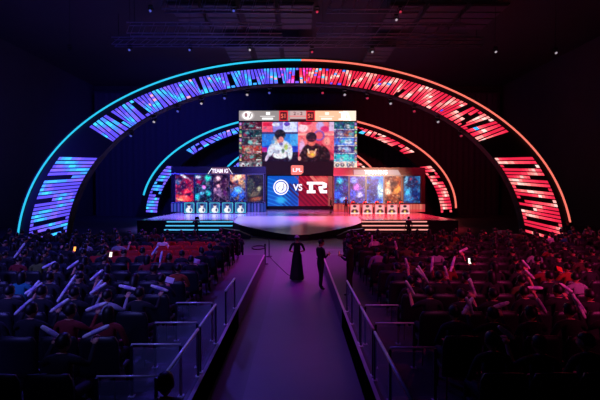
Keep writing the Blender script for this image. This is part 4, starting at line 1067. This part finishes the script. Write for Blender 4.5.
# ------------------------------------------------------------------ CEILING RIG
M_TRUSS = mat('grey_truss', (150, 150, 158), .5, .5)
def truss(label, xa, xb, D, z, h=.8, step=1.1, lean=.35):
    t = thing('ceiling_truss', label, 'truss', (0, D, z))
    mb = MB()
    for yy, zz in ((-.3, 0), (.3, 0), (-.3, h), (.3, h)): mb.tube([(xa, yy, zz), (xb, yy, zz)], .04, 6)
    mb.build('chord', M_TRUSS, t)
    n = int((xb - xa) / step)
    for yy in (-.3, .3):
        lb = MB()
        for k in range(n):
            x = xa + k * step
            lb.tube([(x, yy, 0), (x + step * lean * (1 if (xa + xb) / 2 < 0 else -1) + (0 if (xa + xb) / 2 < 0 else step), yy, h)], .022, 5)
        lb.build('lacing', M_TRUSS, t)
    hb = MB()
    for x in (xa + .5, (xa + xb) / 2, xb - .5): hb.tube([(x, 0, h), (x, 0, 18.9 - z)], .02, 5)
    hb.build('hanging_rod', M_METAL, t)
truss('upper left ceiling truss with slanted bars, nearest the camera', -9.5, 1.0, 28.5, 16.3, 1.1, .9)
truss('upper right ceiling truss with slanted bars, nearest the camera', 2.0, 8.5, 28.5, 16.3, 1.1, .9)
truss('left ceiling truss behind the nearest one', -13, -1.2, 31, 15.6, .8, .9)
truss('right ceiling truss behind the nearest one', 1.4, 13, 31, 15.6, .8, .9)
truss('long ceiling truss just above the top of the outer arch', -16, 16, 35, 16.2, .6, 1.2)
# slatted ceiling panels
M_PANEL = mat('ceiling_panel', (62, 58, 72), .6, noise=.1, nscale=2); M_PFR = mat('ceiling_panel_frame', (18, 17, 22), .7)
for i, (px0, px1) in enumerate(((178, 205), (210, 238), (246, 275), (281, 312), (384, 414), (420, 452), (458, 492))):
    for j, (ya, yb) in enumerate(((29.8, 34.3), (38.5, 43))):
        if j == 1 and i in (0, 5, 6): continue
        Dc = 32; x0, x1 = PX(px0, Dc), PX(px1, Dc)
        t = thing('ceiling_panel', f"slatted ceiling panel, {ordn[i] if i < 5 else ('sixth' if i == 5 else 'seventh')} from the left in the {'nearer' if j == 0 else 'farther'} row", 'panel', (0, 0, 17.3), 0, 'slatted ceiling panels')
        fr = MB(); fr.box(x0 - .08, x1 + .08, ya - .08, yb + .08, .08, .2); fr.build('frame', M_PFR, t)
        sl = MB(); n = 4
        for k in range(n): sl.box(x0, x1, ya + (yb - ya) * k / n + .05, ya + (yb - ya) * (k + 1) / n - .12, 0, .07)
        sl.build('slats', M_PANEL, t)
        rd = MB()
        for xx in (x0 + .2, x1 - .2): rd.tube([(xx, (ya + yb) / 2, .2), (xx, (ya + yb) / 2, 1.68)], .02, 5)
        rd.build('hanging_rod', M_METAL, t)
# moving head fixtures
def fixture(px, py, D, glow, k, where):
    p = P(px, py, D)
    t = thing('stage_light', f"small {'lit' if glow else 'unlit'} stage light {where}", 'stage light', p, 0, 'stage lights overhead')
    MB().box(-.14, .14, -.1, .1, .2, .3, 0, .02).build('base', M_METAL, t)
    MB().tube([(-.15, 0, .22), (-.17, 0, .02), (-.13, 0, -.02)], .02, 6).tube([(.15, 0, .22), (.17, 0, .02), (.13, 0, -.02)], .02, 6).build('yoke', M_METAL, t)
    MB().tube([(0, .08, .1), (0, -.02, 0), (0, -.14, -.12)], [.09, .12, .11], 12).build('head', M_BLACK, t)
    m = {1: mat('lamp_lens_blue', (30, 40, 60), .2, emis=(80, 90, 200), estr=.8), 2: mat('lamp_lens_red', (60, 20, 30), .2, emis=(200, 50, 80), estr=.8), 3: mat('lamp_lens_white', (80, 80, 80), .2, emis=(190, 180, 190), estr=.8)}.get(glow, mat('lamp_lens_off', (40, 40, 50), .15))
    MB().tube([(0, -.135, -.115), (0, -.145, -.125)], .09, 12).build('lens', m, t)
    MB().tube([(0, 0, .3), (0, 0, 18.95 - p.z if py < 55 else .55)], .012, 5).build('hanger', M_METAL, t)
fx = [(130, 49, 30, 1, 'left of the arch top, alone'), (190, 49, 30, 1, 'above the blue tube, upper left'), (250, 49, 30, 3, 'just left above the arch top'), (234, 10, 27, 1, 'at the top of the frame, left of centre'), (317, 11, 27, 2, 'at the top of the frame, centre, glowing pink'),
      (400, 11, 27, 2, 'at the top of the frame, right of centre, glowing pink'), (396, 19, 27.5, 3, 'just under the pink one right of centre'), (312, 51, 30, 2, 'right above the arch top'), (372, 51, 30, 3, 'above the red tube, upper right'), (495, 51, 30, 3, 'upper right, far from the arch'), (555, 52, 30, 3, 'at the far upper right'), (70, 49, 30, 0, 'at the far upper left'), (151, 10, 27, 1, 'at the top of the frame, far left')]
for k, f in enumerate(fx): fixture(f[0], f[1], f[2], f[3], k, f[4])
wn = ['lowest', 'second', 'third', 'fourth', 'fifth', 'sixth', 'seventh', 'eighth', 'ninth', 'tenth', 'eleventh', 'twelfth']
ia = sup(296, 255, 231, 172, 2.2)[2]
for s in (1, -1):
    for k in range(7):
        th = math.radians(90 + s * (52 - k * 7.2)); x, y = ia(th)
        fixture(x, y + 8, 28.5, (1 if s > 0 else 2) if k % 2 == 0 else 3, k, f"under the {'blue' if s > 0 else 'red'} half of the outer arch, {wn[k]} from the side")

# wall cable and right column for the dark sides
struct(MB().box(-29.9, 29.9, 58.9, 59.3, 18.2, 18.9).build('trim_1', M_CEIL))

# ------------------------------------------------------------------ BACK DRAPES
dl = pleats(-29, 29, 57.6, 260, 17.5).build('stage_drape', M_DRAPE); tag(dl, 'tall dark pleated drape closing the back of the stage', 'drape')

# ------------------------------------------------------------------ LIGHTS
def spot(loc, target, color, power, size=60, blend=1, radius=.6):
    l = bpy.data.lights.new('wash', 'SPOT'); l.energy = power; l.color = color; l.spot_size = math.radians(size); l.spot_blend = blend; l.shadow_soft_size = radius
    o = bpy.data.objects.new('wash_light', l); COL.objects.link(o); o.location = loc
    o.rotation_euler = (Vector(target) - Vector(loc)).to_track_quat('-Z', 'Y').to_euler(); return o
PUR = (.44, .02, 1.0); MAG = (.75, .02, .72); BLU = (.12, .07, 1.0); RED = (1.0, .03, .15)
spot((-3, 9, 15), (-.4, 11, 0), PUR, 1400, 50)
spot((3, 26, 15), (.3, 21, 0), MAG, 11500, 48)
spot((-4, 27, 15), (-3, 22, 0), PUR, 7500, 60)
spot((-7, 20, 14), (-7, 9, 0), BLU, 4500, 70)
spot((9, 21, 14), (9.5, 12, 0), RED, 3200, 62)
spot((-14, 24, 14), (-10, 18, 0), BLU, 3200, 70)
spot((14, 25, 14), (11, 20, 0), RED, 3500, 55)
spot((-4.5, 2, 8), (-1.7, 7.5, 1.2), (.2, .2, 1.0), 1100, 36)  # added lamp, puts blue highlights on the left railing
spot((4.5, 3, 8), (1.4, 9, 1.2), (1.0, .12, .5), 700, 30)
# stage washes, then added lamps for chairs, drape, boards and audience
spot((-9, 36, 14), (-9, 39, 1), (.22, .17, 1.0), 60000, 60)
spot((-4, 34, 14), (-2.8, 36, 1), (.36, .3, 1.0), 34000, 36)
spot((-3, 39, 14), (-3, 46, 1), (.3, .22, 1.0), 20000, 50)
spot((3.5, 39, 14), (3.5, 46, 1), (1.0, .1, .3), 20000, 46)
spot((-9, 27, 13), (-9, 27, 0), (.3, .06, 1.0), 6000, 50)
spot((9, 27, 13), (9.5, 27, 0), (1.0, .03, .35), 5000, 50)
spot((.8, 34, 14), (.6, 37, 1), (1.0, .05, .55), 22000, 20)
spot((5, 34, 14), (3.6, 36, 1), (1.0, .16, .22), 34000, 34)
spot((9, 36, 14), (9, 39, 1), (1.0, .02, .06), 46000, 60)
spot((2, 22, 14), (-4.6, 15.8, 1.2), (1.0, .1, .12), 5000, 22)  # added red lamp so the empty red chairs read as red
spot((-12, 40, 14), (-18, 57, 9), (.05, .05, 1.0), 5000, 110)  # added lamps from here tint the drape, blue left and red right
spot((-22, 22, 5), (-14, 57, 12), (.06, .05, 1.0), 4000, 120)
spot((14, 40, 14), (16, 57, 9), (1.0, .02, .1), 1700, 110)
spot((9.5, 33, 8), (9, 45.5, 3.2), (1.0, .6, .45), 15000, 40)  # added warm lamp, brightens the right backdrop board
spot((-9.5, 38, 12), (-9, 45.5, 3.2), (.4, .4, 1.0), 900, 50)  # added lamp on the left backdrop board
spot((-8, -1, 9), (-8, 11, 1), (.15, .13, 1.0), 6000, 60)  # added lamp behind the camera, brightens sticks in the left block
spot((9, -1, 9), (8.5, 11, 1), (1.0, .04, .28), 6000, 60)  # same added front light for the right block
# faint fill for the hall above
spot((-12, 20, 9), (-12, 40, 19), (.1, .1, 1.0), 800, 120)
spot((10, 20, 9), (10, 40, 19), (1.0, .15, .25), 300, 120)

wd = bpy.data.worlds.new('world'); SC.world = wd; wd.use_nodes = True
wd.node_tree.nodes['Background'].inputs[0].default_value = (.0012, .001, .003, 1); wd.node_tree.nodes['Background'].inputs[1].default_value = 1
SC.view_settings.view_transform = 'Standard'; SC.view_settings.look = 'None'; SC.view_settings.gamma = 1; SC.view_settings.exposure = 0
SC.view_settings.use_curve_mapping = False
